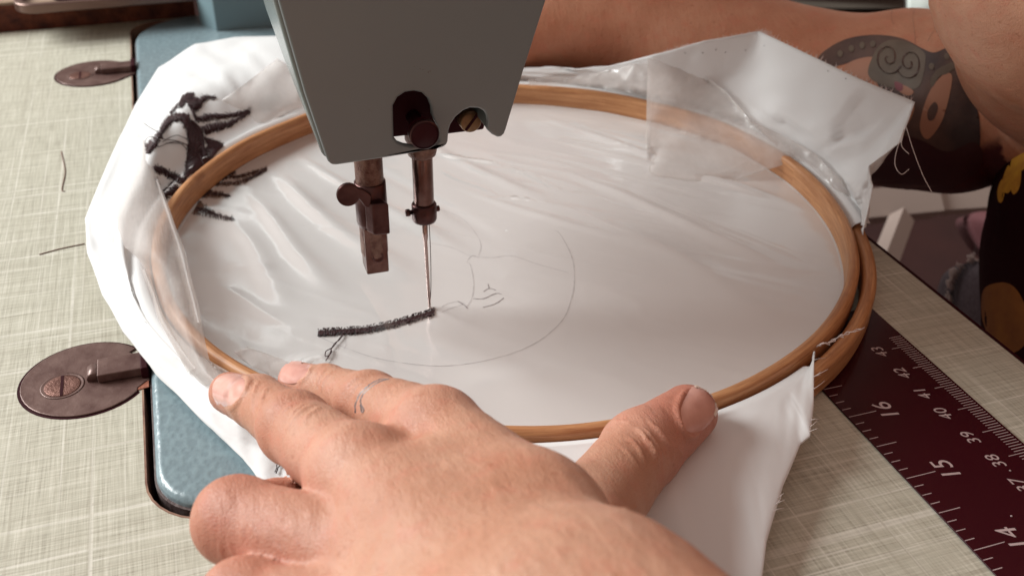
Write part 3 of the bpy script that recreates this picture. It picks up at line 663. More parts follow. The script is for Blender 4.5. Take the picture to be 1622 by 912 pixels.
# flower motif
def mz(L): return [(220+x/3.8, 130+y/3.8) for x, y in L]
motif = {
 'top_petal_stitching': [([(185, 192), (225, 145), (262, 98), (292, 72)], [(198, 190), (238, 150), (268, 118), (290, 95)], 90), ([(262, 98), (292, 70), (330, 74)], [(246, 158), (290, 118), (322, 98)], 90),
     ([(290, 100), (325, 96), (360, 99), (400, 84), (465, 94)], [(300, 150), (345, 176), (372, 148), (402, 112), (450, 100)], 130)],
 'stem_stitching': [([(48, 432), (45, 385), (75, 350), (130, 290), (150, 240), (190, 205), (250, 190), (292, 202)], [(62, 432), (90, 405), (112, 375), (142, 318), (178, 268), (205, 240), (258, 236), (300, 250)], 300),
     ([(292, 202), (312, 238), (350, 262), (378, 300), (392, 400), (432, 468), (380, 508), (300, 560)], [(262, 240), (290, 300), (300, 360), (297, 420), (290, 470), (286, 500), (280, 540), (272, 590)], 460),
     ([(310, 240), (350, 270), (372, 330), (385, 420)], [(340, 262), (365, 300), (386, 380), (400, 450)], 160)],
 'long_petal_stitching': [([(318, 165), (345, 215), (400, 196), (500, 196), (600, 186), (640, 180), (672, 158)], [(330, 200), (362, 240), (450, 230), (540, 216), (590, 205), (630, 195), (662, 176)], 240),
     ([(375, 275), (450, 252), (540, 242), (600, 216), (672, 162)], [(400, 316), (460, 300), (540, 272), (600, 232), (672, 186)], 230)],
 'side_petal_stitching': [([(392, 338), (440, 350), (502, 380)], [(400, 352), (425, 385), (480, 400)], 90), ([(440, 350), (502, 380), (480, 400)], [(398, 412), (420, 420), (432, 465)], 110)],
 'lower_petal_stitching': [([(88, 508), (150, 520), (230, 560), (282, 592)], [(95, 545), (150, 560), (220, 598), (270, 612)], 130), ([(98, 575), (112, 640), (148, 712)], [(108, 572), (128, 635), (156, 712)], 60), ([(200, 600), (170, 640), (138, 672), (150, 716)], [(245, 655), (228, 690), (190, 680), (158, 718)], 110)],
 'inner_petal_stitching': [([(520, 548), (560, 545), (582, 544)], [(500, 562), (545, 565), (578, 550)], 40), ([(490, 572), (600, 564), (700, 536), (768, 519)], [(500, 590), (620, 578), (700, 552), (768, 536)], 150),
     ([(450, 610), (560, 604), (640, 585), (764, 532)], [(430, 628), (560, 622), (640, 604), (710, 568)], 130)],
 'middle_petal_stitching': [([(410, 652), (480, 664), (546, 688)], [(380, 692), (470, 696), (546, 693)], 110)],
 'bottom_petal_stitching': [([(366, 722), (400, 750), (470, 790), (575, 826)], [(328, 798), (400, 802), (470, 822), (570, 836)], 150)],
}
motif = {k_: [(mz(A), mz(B), n_, 1.5) for A, B, n_ in L_] for k_, L_ in motif.items()}
for k_, L_ in motif.items():
    parts = []
    for A, B, n_, j_ in L_: parts += satin(A, B, int(n_*1.1), .0125, j_)
    if parts: stitch_obj(k_, parts)
def surf_line(pts, rad, bv, lift=.015, n=8, rough=0.):
    out = []
    for p in spline(pts, n):
        h = hit(bv, p[0]+rnd.gauss(0, rough), p[1]+rnd.gauss(0, rough), lift)
        if h is not None: out.append(h)
    return out
for pts in ([(256, 226), (280, 216), (305, 228)], [(250, 234), (280, 226), (300, 246), (300, 262)], [(262, 228), (300, 232), (322, 262), (318, 300)], [(258, 222), (290, 228), (312, 250)], [(228, 196), (240, 204), (252, 212)], [(236, 240), (231, 228), (238, 218), (248, 222), (244, 236), (236, 240)], [(262, 300), (270, 299), (278, 300)]):
    q = surf_line(pts, .012, BV, .05)
    if len(q) > 2: build('loose_stitch', *tube(q, .013, 5), M['thread'], fab)
# thread tail with a knot loop
for pts in ([(545, 532), (538, 541), (530, 547), (525, 556), (521, 566), (516, 574)], [(543, 532), (535, 543), (528, 552), (522, 556), (516, 560), (515, 566), (520, 566), (525, 560), (524, 555)], [(446, 722), (440, 738), (436, 750)], [(449, 722), (445, 738), (438, 752)]):
    q = surf_line(pts, .014, BV, .07, 6)
    tag(build('thread_tail', *tube(q, .014, 6), M['thread'], fab), kind=None)
def ribbon(pts, wd, bv, off=.006, n=8, jit=0.):
    """flat drawn line lying on the cloth"""
    Q = surf_line(pts, 0, bv, off, n, jit); V = []; F = []
    for i, p in enumerate(Q):
        t = Q[min(i+1, len(Q)-1)]-Q[max(i-1, 0)]; nn = np.array([-t[1], t[0], 0]); nn /= np.linalg.norm(nn)+1e-9
        w_ = wd*rnd.uniform(.5, 1.1); V += [p-nn*w_, p+nn*w_]
        if i: F.append((2*i-2, 2*i-1, 2*i+1, 2*i))
    return V, F
parts = [ribbon(p_, w_, BVdisc) for p_, w_ in (
  ([(505, 533), (540, 548), (600, 568), (680, 579), (740, 576), (800, 563), (850, 542), (890, 508), (906, 470), (910, 435), (905, 405), (888, 372), (878, 365)], .022),
  ([(700, 494), (715, 488), (735, 482)], .02), ([(738, 488), (748, 470), (750, 445), (745, 420), (740, 415), (748, 405), (758, 408)], .02),
  ([(545, 534), (548, 545), (545, 552)], .016), ([(690, 330), (730, 345), (755, 372), (762, 390), (758, 405)], .014), ([(680, 385), (715, 392), (745, 405), (780, 408), (810, 405), (850, 418), (900, 432)], .014),
  ([(700, 486), (712, 480), (728, 478), (740, 484)], .02))]
build('pencil_outline', *merge(parts), M['pencil'], fab)
parts = [ribbon(p_, .019, BVdisc, .008) for p_ in ([(766, 462), (775, 457), (786, 460)], [(775, 457), (773, 450)], [(750, 473), (766, 473), (785, 465), (794, 466)], [(765, 487), (785, 481), (798, 472)], [(725, 477), (736, 484), (741, 489)])]
build('pencil_mark', *merge(parts), M['crease'], fab)
for u, v in ((1085, 84), (1113, 84), (1134, 79), (1149, 83), (1181, 80), (1211, 73), (1312, 113), (1340, 125)):
    p = hit(BV, u, v, .01)
    if p is not None: build('pin_hole', *lathe([(0, .012), (.025, .008), (.03, 0)], p, 2, 8), M['thread'], fab)
# frayed edges
def fray(edge, n, L_, rad, out_dir, name='frayed_thread'):
    parts = []
    E_ = spline(edge, 10)
    for i in range(n):
        a = E_[rnd.randrange(len(E_)-1)]; h = hit(BV, a[0]-out_dir[0]*2, a[1]-out_dir[1]*2, .0)
        if h is None: continue
        l = L_*rnd.uniform(.3, 1.); d = _r*out_dir[0]-_u*out_dir[1]; d = d/np.linalg.norm(d); s_ = np.array([rnd.uniform(-.5, .5), rnd.uniform(-.5, .5), rnd.uniform(-.2, .6)])
        parts.append(tube([h, h+(d+s_*.5)*l*.5, h+(d+s_*1.3)*l], [rad, rad*.8, rad*.4], 4))
    return parts
parts = fray([(1035, 88), (1075, 76), (1115, 66), (1160, 58), (1202, 50)], 130, .11, .009, (-.1, -1))+fray([(1202, 50), (1230, 62), (1300, 96), (1380, 134), (1447, 161)], 220, .16, .009, (.4, -1))
parts += fray([(1290, 558), (1289, 640), (1284, 688)], 9, .45, .012, (1, -.5))+fray([(1240, 765), (1215, 850)], 5, .35, .012, (1, -.7))
tag(build('frayed_edge', *merge(parts), M['whitethread'], fab), kind='stuff')
p = hit(BV, 1291, 556, .05)
if p is None: p = at(1291, 556, 1.5)
lt = [p, at(1300, 545, 1.55), at(1318, 541, 1.5), at(1335, 530, 1.6), at(1352, 524, 1.7), at(1366, 519, 1.75)]
for k_ in range(3): build('loose_thread', *tube([q+np.array([rnd.gauss(0, .04), rnd.gauss(0, .04), 0]) for q in spline(lt[:6-k_], 5)], .014, 5), M['whitethread'], fab)
for pts in ([dist(1432, 205, 35.5), dist(1420, 240, 35.3), dist(1418, 262, 35.2), dist(1428, 276, 35.2), dist(1440, 268, 35.3)], [dist(1435, 200, 35.5), dist(1446, 236, 35.3), dist(1462, 278, 35.2), dist(1476, 304, 35.2)], [dist(1433, 205, 35.5), dist(1428, 230, 35.4), dist(1440, 244, 35.3)]):
    build('hanging_thread', *tube(spline(pts, 8), .012, 5), M['whitethread'], fab)

# ------------------------------------------------------------------ film
def sheet(name, poly, off, mat, label, step=7, amp=.06, seed=3, parent=None, bv=None, fs=.045, tent=30):
    vv = Vn(seed); V, F = patch(bv or BV2, poly, off, step)
    V = np.array(V); D0 = np.linalg.norm(V-POS, axis=1); dr = (V-POS)/D0[:, None]; t = D0.copy(); E_ = np.array([(a, b) for f in F for a, b in zip(f, list(f[1:])+[f[0]])])
    ok = D0 > 5
    for _ in range(tent):                       # the film bridges hollows like a tent
        acc = np.bincount(E_[:, 0], t[E_[:, 1]], len(V))+np.bincount(E_[:, 1], t[E_[:, 0]], len(V)); c = np.bincount(E_[:, 0], minlength=len(V))+np.bincount(E_[:, 1], minlength=len(V))
        t = np.where(c > 0, np.minimum(acc/np.maximum(c, 1), D0), t)
    for _ in range(10):
        acc = np.bincount(E_[:, 0], t[E_[:, 1]], len(V))+np.bincount(E_[:, 1], t[E_[:, 0]], len(V)); t = np.where(c > 0, acc/np.maximum(c, 1), t)
    P = np.array([project(v)[0][:2] if o_ else (0, 0) for v, o_ in zip(V, ok)])
    t = t-amp*(2*np.abs(vv(P[:, 0]*fs, P[:, 1]*fs))+.35*vv(P[:, 0]*fs*2.7, P[:, 1]*fs*2.7)+.35); V = POS+dr*t[:, None]
    o = build(name, V, F, mat, parent, origin=None if parent is not None else tuple(np.mean(V, axis=0)))
    return tag(o, label, 'film') if label else o
V2, F2 = merge([(FV, FF), (np.array([[v.co[i]/S for i in range(3)] for v in bpy.data.objects['inner_ring'].data.vertices])+np.array([HC[0], HC[1], .3]), [tuple(p.vertices) for p in bpy.data.objects['inner_ring'].data.polygons])])
BV2 = bvh_of(V2, F2)
rim_in = [(HC[0]+11.45*math.cos(a), HC[1]+11.45*math.sin(a)) for a in np.linspace(0, 2*math.pi, 160, endpoint=False)]
def hzf(P):
    z = hz(P)+.035
    for a, b, w_, h_ in ffl:
        d, t = seg_d(P, a, b); d = d+.1*np.sin(t*7+a[0]); z += 1.3*h_*np.exp(-np.abs(d/(w_*.8))**1.3)*smooth_in(t, .25)*(t > 0)*(t < 1)
    z += .02*np.abs(vn2(P[:, 0]*.8+P[:, 1]*.35, P[:, 1]*1.1-P[:, 0]*.2))
    return z
ffl = [(at(*a, ZD), at(*b, ZD), w_, h_) for a, b, w_, h_ in [((680, 244), (800, 266), .10, .12), ((790, 262), (900, 308), .10, .08), ((890, 305), (1060, 348), .12, .07), ((690, 268), (790, 316), .08, .05), ((780, 314), (855, 322), .07, .10), ((850, 318), (1000, 375), .12, .06), ((860, 180), (1100, 260), .15, .06), ((1000, 300), (1330, 440), .2, .05), ((870, 220), (1030, 240), .1, .06), ((1020, 100), (1025, 300), .1, .08), ((560, 430), (640, 600), .3, .03), ((330, 450), (470, 520), .3, .04)]]
R2 = np.linspace(.05, 11.42, 120); PP2 = np.array([(HC[0]+r*math.cos(t), HC[1]+r*math.sin(t)) for r in R2 for t in T_])
Vf = np.column_stack([PP2, hzf(PP2)]); Ff = [(i*nt+j, i*nt+(j+1) % nt, (i+1)*nt+(j+1) % nt, (i+1)*nt+j) for i in range(119) for j in range(nt)]
fm = thing('stabiliser_film', 'clear crinkled film laid over the fabric in the hoop and over its rim', 'film', (HC[0], HC[1], .35))
build('stretched_film', Vf, Ff, M['sheen'], fm)
sheet('rear_film_flap', [(1028, 90), (1060, 96), (1108, 112), (1150, 142), (1190, 188), (1240, 216), (1283, 236), (1240, 262), (1150, 292), (1085, 302), (1026, 300), (1024, 200)], .10, M['film'], None, 7, .05, 4, fm, fs=.02)
sheet('rear_film_edge', [(835, 128), (880, 122), (930, 118), (1000, 100), (1035, 92), (1110, 114), (1180, 190), (1120, 176), (1040, 152), (960, 140), (900, 132), (840, 138)], .10, M['film'], None, 5, .10, 9, fm, fs=.05)
sheet('rear_corner_film', [(1190, 190), (1240, 212), (1290, 240), (1340, 290), (1352, 330), (1320, 300), (1280, 262), (1230, 235)], .06, M['film'], None, 6, .08, 14, fm)
def film_loft(name, pairs, zi, zm, seed, mat, cols=14, amp=.05):
    rows = []; vv = Vn(seed); V = []
    A = []; Bq = []; Mq = []
    for (ou, ov), (iu, iv) in pairs:
        h = hit(BV, ou, ov, .07); A.append(h if h is not None else at(ou, ov, 1.0)); Bq.append(at(iu, iv, zi)); Mq.append(at(ou*.45+iu*.55, ov*.45+iv*.55, zm))
    A, Bq, Mq = (spline(q, 8) for q in (A, Bq, Mq)); n = len(A)
    for i in range(n):
        for j, p in enumerate(spline([A[i], Mq[i], Bq[i]], cols//2)):
            t = j/cols; q = p+_u*amp*(2*abs(float(vv(np.float64(i*.11+t*1.5), np.float64(t*2.2))))+.35*float(vv(np.float64(i*.4), np.float64(t*7))))*min(1, 4*(1-t)+.3)
            V.append(q)
    m = len(V)//n; F = [(i*m+j, (i+1)*m+j, (i+1)*m+j+1, i*m+j+1) for i in range(n-1) for j in range(m-1)]
    return build(name, V, F, mat, fm)
inner_l = [(238, 236), (250, 285), (264, 325), (276, 355), (291, 400), (302, 440), (311, 480), (319, 512), (327, 550), (336, 582), (350, 602)]
outer_l = [(212, 205), (190, 270), (166, 330), (160, 372), (198, 397), (226, 425), (240, 468), (252, 510), (278, 555), (302, 590), (328, 618)]
film_loft('left_film_flap', list(zip(outer_l, inner_l)), 1.62, 1.85, 5, M['filmw'], 18, .07)
film_loft('left_film_fold', [((u-5-10*math.sin(math.pi*k/8), v+2), (u+2*(k % 2), v-2)) for k, (u, v) in enumerate(inner_l[1:8])], 1.70, 1.78, 6, M['filmw'], 8, .03)
film_loft('left_film_crease', [((222, 428), (232, 426)), ((238, 470), (247, 466)), ((252, 512), (262, 508)), ((278, 556), (290, 550)), ((300, 590), (314, 582))], 1.55, 1.6, 7, M['filmw'], 8, .04)
sheet('front_film_strip', [(322, 560), (345, 575), (390, 600), (440, 618), (400, 628), (350, 640), (330, 600)], .08, M['filmw'], None, 6, .08, 8, fm)
sheet('upper_film_flap', [(345, 165), (395, 130), (440, 95), (472, 118), (478, 172), (440, 190), (405, 208), (392, 190)], .08, M['film'], None, 6, .07, 10, fm, fs=.035)
sheet('inner_film_strip', [(392, 552), (430, 565), (470, 580), (500, 572), (470, 600), (430, 598), (400, 585), (370, 560)], .06, M['filmw'], None, 5, .03, 12, fm)
# threads on the table
for pts, lab in (([at(97, 240, .02), at(101, 258, .02), at(103, 275, .02), at(98, 300, .02), at(103, 303, .02)], 'short curled dark thread on the table between the two hinges'), ([at(62, 403, .02), at(95, 394, .02), at(134, 386, .02)], 'thin dark thread on the table touching the left fold of fabric')):
    tag(build('thread_scrap', *tube(spline(pts, 6), .018, 5), mat_plain('brown_thread', lin(110, 70, 60), .7), origin=pts[0]), lab, 'thread', 'dark thread scraps on the table')
#P3END
#PART4
# ------------------------------------------------------------------ the person: one smooth body grown from a distance field
def cap(P, a, b, ra, rb):
    ab = b-a; t = np.clip(((P-a)@ab)/(ab@ab), 0, 1); return np.linalg.norm(P-a-t[:, None]*ab, axis=1)-(ra+(rb-ra)*t)
def smin(a, b, k):
    h = np.clip(.5+.5*(b-a)/k, 0, 1); return b*(1-h)+a*h-k*h*(1-h)
def chain(P, pts, rad, k):
    d = None
    for i in range(len(pts)-1):
        c = cap(P, pts[i], pts[i+1], rad[i], rad[i+1]); d = c if d is None else smin(d, c, k)
    return d
def polygonise(f, lo, hi, h):
    lo = np.array(lo, float); n = np.ceil((np.array(hi)-lo)/h/10).astype(int)*10+1; B = 10
    D = np.empty(n, np.float32)
    nb = (n-1)//B
    I = np.stack(np.meshgrid(*[np.arange(q) for q in nb], indexing='ij'), -1).reshape(-1, 3)
    cen = lo+(I*B+B/2)*h; dc = f(cen); near = np.abs(dc) < h*B*.9+.35
    loc = np.stack(np.meshgrid(*[np.arange(B+1)]*3, indexing='ij'), -1).reshape(-1, 3)
    for i, d in zip(I[~near], dc[~near]): D[i[0]*B:i[0]*B+B+1, i[1]*B:i[1]*B+B+1, i[2]*B:i[2]*B+B+1] = d
    idx = I[near]
    for c in range(0, len(idx), 150):
        ch = idx[c:c+150]; P = (lo+(ch[:, None, :]*B+loc[None])*h).reshape(-1, 3); v = f(P).reshape(len(ch), B+1, B+1, B+1)
        for i, d in zip(ch, v): D[i[0]*B:i[0]*B+B+1, i[1]*B:i[1]*B+B+1, i[2]*B:i[2]*B+B+1] = d
    s = D < 0; m = np.zeros(np.array(s.shape)-1, np.int8)
    sl = lambda k: slice(1, None) if k else slice(0, -1)
    for a in (0, 1):
        for b in (0, 1):
            for c in (0, 1): m += s[sl(a), sl(b), sl(c)]
    act = (m > 0) & (m < 8); ids = -np.ones(act.shape, int); C = np.argwhere(act); ids[act] = np.arange(len(C))
    acc = np.zeros((len(C), 3)); cnt = np.zeros(len(C)); corners = [(a, b, c) for a in (0, 1) for b in (0, 1) for c in (0, 1)]
    for p in corners:
        for ax in range(3):
            if p[ax]: continue
            q = list(p); q[ax] = 1
            da = D[tuple((C+p).T)]; db = D[tuple((C+q).T)]; x = (da < 0) != (db < 0); t = da/(da-db+1e-12)
            pt = C+np.array(p)+t[:, None]*(np.array(q)-np.array(p)); acc[x] += pt[x]; cnt[x] += 1
    V = lo+acc/cnt[:, None]*h
    F = []
    for ax in range(3):
        o1, o2 = [k for k in range(3) if k != ax]
        A = [slice(None)]*3; Bs = [slice(None)]*3; A[ax] = slice(0, -1); Bs[ax] = slice(1, None)
        x = np.argwhere(s[tuple(A)] != s[tuple(Bs)]); ok = (x[:, o1] > 0) & (x[:, o2] > 0) & (x[:, o1] < s.shape[o1]-1) & (x[:, o2] < s.shape[o2]-1); x = x[ok]
        e1 = np.zeros(3, int); e1[o1] = 1; e2 = np.zeros(3, int); e2[o2] = 1
        q = np.stack([ids[tuple((x-e1-e2).T)], ids[tuple((x-e2).T)], ids[tuple(x.T)], ids[tuple((x-e1).T)]], 1)
        flip = s[tuple(x.T)] if ax != 1 else ~s[tuple(x.T)]
        q[~flip] = q[~flip][:, ::-1]; F.append(q)
    F = np.concatenate(F); F = F[(F >= 0).all(1)]
    return V, F[:, ::-1]
def relax(V, F, it=2, lam=.5):
    E_ = np.concatenate([F[:, [0, 1]], F[:, [1, 2]], F[:, [2, 3]], F[:, [3, 0]]]); n = len(V)
    for _ in range(it):
        for l_ in (lam, -lam*1.02):
            acc = np.zeros((n, 3)); c = np.zeros(n)
            for a, b in ((0, 1), (1, 0)):
                for k in range(3): acc[:, k] += np.bincount(E_[:, a], V[E_[:, b], k], n)
                c += np.bincount(E_[:, a], minlength=n)
            V = V+l_*(acc/np.maximum(c, 1)[:, None]-V)
    return V
def vnormals(V, F):
    fn = np.cross(V[F[:, 2]]-V[F[:, 0]], V[F[:, 3]]-V[F[:, 1]]); n = np.zeros_like(V)
    for k in range(4):
        for c in range(3): n[:, c] += np.bincount(F[:, k], fn[:, c], len(V))
    return n/(np.linalg.norm(n, axis=1)[:, None]+1e-12)
A3 = np.array
# --- left hand, joints as image direction and distance from the lens
J = {}
def jt(n_, u, v, t): J[n_] = dist(u, v, t); return J[n_]
mid = ([jt('m0', 364, 622, 26.9), jt('m1', 408, 636, 25.4), jt('m2', 468, 678, 23.3), jt('m3', 572, 756, 20.4)], [.53, .64, .79, .94])
idx = ([jt('i0', 470, 602, 26.9), jt('i1', 516, 616, 25.6), jt('i2', 585, 640, 23.9), jt('i3', 690, 688, 21.3)], [.49, .58, .74, .94])
rng_ = ([jt('r0', 500, 850, 22.2), jt('r1', 440, 812, 22.4), jt('r2', 376, 824, 20.8), jt('r3', 600, 896, 18.9)], [.60, .68, .82, .98])
pky = ([jt('p0', 520, 990, 21.0), jt('p1', 470, 960, 20.8), jt('p2', 385, 955, 19.3), jt('p3', 620, 1010, 17.6)], [.55, .62, .76, .9])
thb = ([jt('t0', 1090, 655, 25.9), jt('t1', 1015, 712, 24.6), jt('t2', 935, 815, 22.0), jt('t3', 880, 960, 18.2)], [.74, .92, .98, 1.1])
Wr = dist(900, 1090, 15.2); Wu = dist(958, 1010, 15.8); Wl = dist(800, 1150, 15.3); Pm = dist(842, 834, 18.3)
EL = Wr+(Wr-J['m3'])/np.linalg.norm(Wr-J['m3'])*21+A3([1.5, 0, .5])
def smin2(a, b): return smin(a, b, .07)
def hand(P):
    D_ = None
    pal = cap(P, J['m3'], Wr, .95, 1.6)
    pal = smin(pal, cap(P, J['i3'], Pm, .92, 1.14), .6); pal = smin(pal, cap(P, Pm, Wu, 1.14, 1.32), .8)
    pal = smin(pal, cap(P, J['r3'], Wl, .95, 1.4), .5)
    pal = smin(pal, cap(P, J['p3'], Wl, .85, 1.4), .7)
    pal = smin(pal, cap(P, J['t3'], Wu, 1.0, 1.25), .8)
    fa = cap(P, Wr, EL, 2.0, 3.8); fa = smin(fa, cap(P, Wu, EL, 1.4, 3.5), .8); fa = smin(fa, cap(P, Wl, EL, 1.4, 3.5), .8)
    pal = smin(pal, fa, 1.2)
    # knuckles
    pal = smin(pal, cap(P, (J['m3']+J['i3'])*.36+(Wr+Wu)*.14, (Wr+Wu)/2, .92, 1.3), .6); pal = smin(pal, cap(P, (J['m3']+J['r3'])*.26+(Wr+Wl)*.24, (Wr+Wl)/2, .95, 1.3), .6)
    for k_, w_ in (('i3', Wu), ('m3', Wr), ('r3', Wl)):
        a_ = J[k_]; n_ = (POS-a_)/np.linalg.norm(POS-a_); n2 = (POS-w_)/np.linalg.norm(POS-w_); b_ = a_+(w_-a_)*.8; pal = smin(pal, cap(P, a_+n_*.80, b_+n2*1.12, .20, .12), .28)
    for k_, r_ in (('m3', .96), ('i3', .85), ('r3', .9)):
        c = J[k_]+(POS-J[k_])/np.linalg.norm(POS-J[k_])*.15; pal = smin(pal, np.linalg.norm(P-c, axis=1)-r_, .35)
    d = smin(chain(P, mid[0], mid[1], .22), pal, .42)
    d = smin2(d, smin(chain(P, idx[0], idx[1], .22), pal, .36))
    d = smin2(d, smin(chain(P, rng_[0], rng_[1], .3), pal, .24))
    d = smin2(d, smin(chain(P, pky[0], pky[1], .3), pal, .45))
    d = smin2(d, smin(chain(P, thb[0], thb[1], .3), pal, .6))
    # joint swellings
    for k_, r_ in (('m2', .82), ('i2', .77)): d = smin(d, np.linalg.norm(P-J[k_], axis=1)-r_, .15)
    return d
allp = np.array(list(J.values())+[Wr, Wu, Wl]); lo_, hi_ = allp.min(0)-2.2, allp.max(0)+2.2; lo_[2] = max(lo_[2], -.2)
HRES = .07
HV, HF = polygonise(hand, lo_, hi_, HRES)
HV = relax(HV, HF, 2)
print('hand verts', len(HV))

# --- right arm behind the hoop
fr = ([dist(700, 75, 48), dist(800, 50, 48.5), dist(880, 32, 49), dist(1010, 36, 49), dist(1200, 108, 48.5), dist(1340, 155, 48), dist(1430, 158, 47.5), dist(1510, 166, 46.5)], [1.2, 2.2, 2.6, 2.8, 3.1, 3.55, 3.75, 3.7])
ua = ([dist(1722, 138, 43.5), dist(1716, 50, 40), dist(1738, -60, 36.5), A3([13, 8, 22.])], [3.1, 3.9, 4.5, 5.4])
def rarm(P):
    a = chain(P, fr[0], fr[1], .3); b = chain(P, ua[0], ua[1], .6)
    e = cap(P, fr[0][-1]+_f*1.5, ua[0][0]+_f*1.5, 3.2, 3.2)
    return smin(np.minimum(a, e), b, .04)
q_ = np.array(fr[0]+ua[0][:3]); lo2, hi2 = q_.min(0)-5, q_.max(0)+5.5
AV, AF = polygonise(rarm, lo2, hi2, .22); AV = relax(AV, AF, 4)
# --- torso and the parts of the arms outside the picture, coarser
TC = A3([21., 2., 0.]); SR = A3([14, 9, 24.]); SL = A3([10, -22, 24.])
def torso(P):
    d = chain(P, [A3([23, 3, -24.]), A3([22, 2, 0.]), A3([19, -4, 22.])], [9, 8, 8.], 3)
    d = smin(d, cap(P, A3([19, -4, 22.]), SR, 7, 5.), 3); d = smin(d, cap(P, A3([19, -4, 22.]), SL, 7, 4.5), 3)
    d = smin(d, cap(P, SL, EL, 4.3, 3.4), 1.5); d = smin(d, cap(P, EL, Wr+(EL-Wr)*.12, 3.2, 2.0), 1.0)
    return smin(d, cap(P, SR, ua[0][2], 5.2, 4.8), 1.)
TV, TF = polygonise(torso, [-20, -45, -36], [36, 20, 34], .9); TV = relax(TV, TF, 2)
# --- creases pressed into the hand
HN = vnormals(HV, HF); BVh = bvh_of(HV, HF)
from mathutils.kdtree import KDTree
kd = KDTree(len(HV))
for i, v in enumerate(HV): kd.insert(v, i)
kd.balance()
disp = np.zeros(len(HV)); red = np.zeros(len(HV))
def crease(pts, w_=.07, d_=.05, field=None):
    d_ *= 1.45
    L_ = []
    for p in spline(pts, 8):
        h = hit(BVh, p[0], p[1])
        if h is not None: L_.append(h)
    best = {}
    L2 = []
    for a, b in zip(L_[:-1], L_[1:]):
        if np.linalg.norm(a-b) < .8: L2 += [a+(b-a)*t for t in np.linspace(0, 1, 4, endpoint=False)]
    m = len(L2)
    for j, c in enumerate(L2):
        fade = min(1, 4*min(j+1, m-j)/m)
        for co, i, dd in kd.find_range(c, w_*2.6):
            e = d_*fade*math.exp(-(dd/w_)**2)
            if e > best.get(i, 0): best[i] = e
    for i, e in best.items(): disp[i] -= e
    return best
def wig(pts, s_=1.): return [(x+rnd.uniform(-s_, s_), y+rnd.uniform(-s_, s_)) for x, y in pts]
nails = {
 'middle': [(337, 614), (343, 601), (356, 593.5), (372, 592.5), (386, 595), (393, 601), (392, 612), (384, 628), (371, 643), (357, 649), (345, 643), (338, 629)],
 'index': [(440, 592), (445, 580), (456, 571), (470, 567.5), (484, 569), (493, 575), (491, 588), (482, 600), (468, 607), (452, 606), (442, 601)],
 'thumb': [(1073, 652), (1077, 634), (1087, 619), (1099, 612), (1113, 612), (1126, 620), (1134, 632), (1136, 645), (1130, 660), (1117, 676), (1102, 689), (1088, 690), (1078, 674)]}
crease(nails['middle'][4:10], .06, .05); crease(nails['index'][3:9], .055, .045); crease(nails['thumb'][9:]+nails['thumb'][:4], .07, .07)
for pts in ([(412, 600), (402, 618), (399, 640), (402, 664)], [(425, 612), (416, 630), (413, 650)]): crease(wig(pts), .045, .035)
for pts in ([(500, 638), (484, 646), (468, 660), (452, 680)], [(491, 637), (474, 646), (458, 660)], [(508, 642), (496, 652), (480, 664)], [(470, 634), (455, 645), (446, 656)]): crease(wig(pts), .05, .03)
for pts in ([(517, 583), (506, 596), (501, 612)], [(527, 589), (514, 602), (508, 620)]): crease(wig(pts), .04, .03)
for pts in ([(578, 602), (563, 612), (552, 626)], [(586, 606), (572, 618), (560, 632)], [(570, 596), (556, 604), (546, 616)]): crease(wig(pts), .045, .028)
for pts, w_, d_ in (([(1006, 676), (1020, 692), (1034, 712), (1044, 738)], .06, .07), ([(1028, 668), (1046, 686), (1060, 708), (1066, 728)], .055, .06), ([(1018, 678), (1034, 696), (1050, 722)], .05, .05), ([(996, 690), (1010, 708), (1024, 732)], .05, .035), ([(966, 668), (985, 667), (1006, 670)], .04, .03), ([(985, 705), (1000, 722), (1016, 745)], .05, .02), ([(1010, 800), (1000, 806), (985, 808)], .06, .03), ([(1066, 700), (1076, 716), (1080, 722)], .05, .04)): crease(wig(pts), w_, d_)
for k_ in range(26):                                        # fine lines on the back of the hand
    x, y = rnd.uniform(520, 900), rnd.uniform(700, 900); a = rnd.gauss(.75, .35); l_ = rnd.uniform(14, 40)
    crease([(x, y), (x+l_*.5*math.cos(a)+rnd.uniform(-3, 3), y+l_*.5*math.sin(a)), (x+l_*math.cos(a), y+l_*math.sin(a))], .045, .010)
for k_ in range(14):
    x = rnd.uniform(330, 470); y = rnd.uniform(770, 880); a = rnd.gauss(1.2, .3); l_ = rnd.uniform(14, 34)
    crease([(x, y), (x+l_*.5*math.cos(a), y+l_*.5*math.sin(a)), (x+l_*math.cos(a), y+l_*math.sin(a))], .045, .012)
nv = Vn(31)
disp += .012*nv(HV[:, 0]*5+HV[:, 2]*2, HV[:, 1]*5-HV[:, 2]*3)+.022*(nv(HV[:, 0]*1.1+HV[:, 2], HV[:, 1]*1.1)+.4*nv(HV[:, 0]*3+7, HV[:, 1]*3+HV[:, 2]))
HV2 = HV+HN*disp[:, None]
# --- join to one body
BVv, BF = merge([(HV2, HF), (AV, AF), (TV, TF)])
person = thing('person', 'person in a black dress with yellow petals steadying the hoop with both hands, forearm tattooed', 'person', (22, 2, -60))
body = build('body', BVv, BF, M['skin'], person)
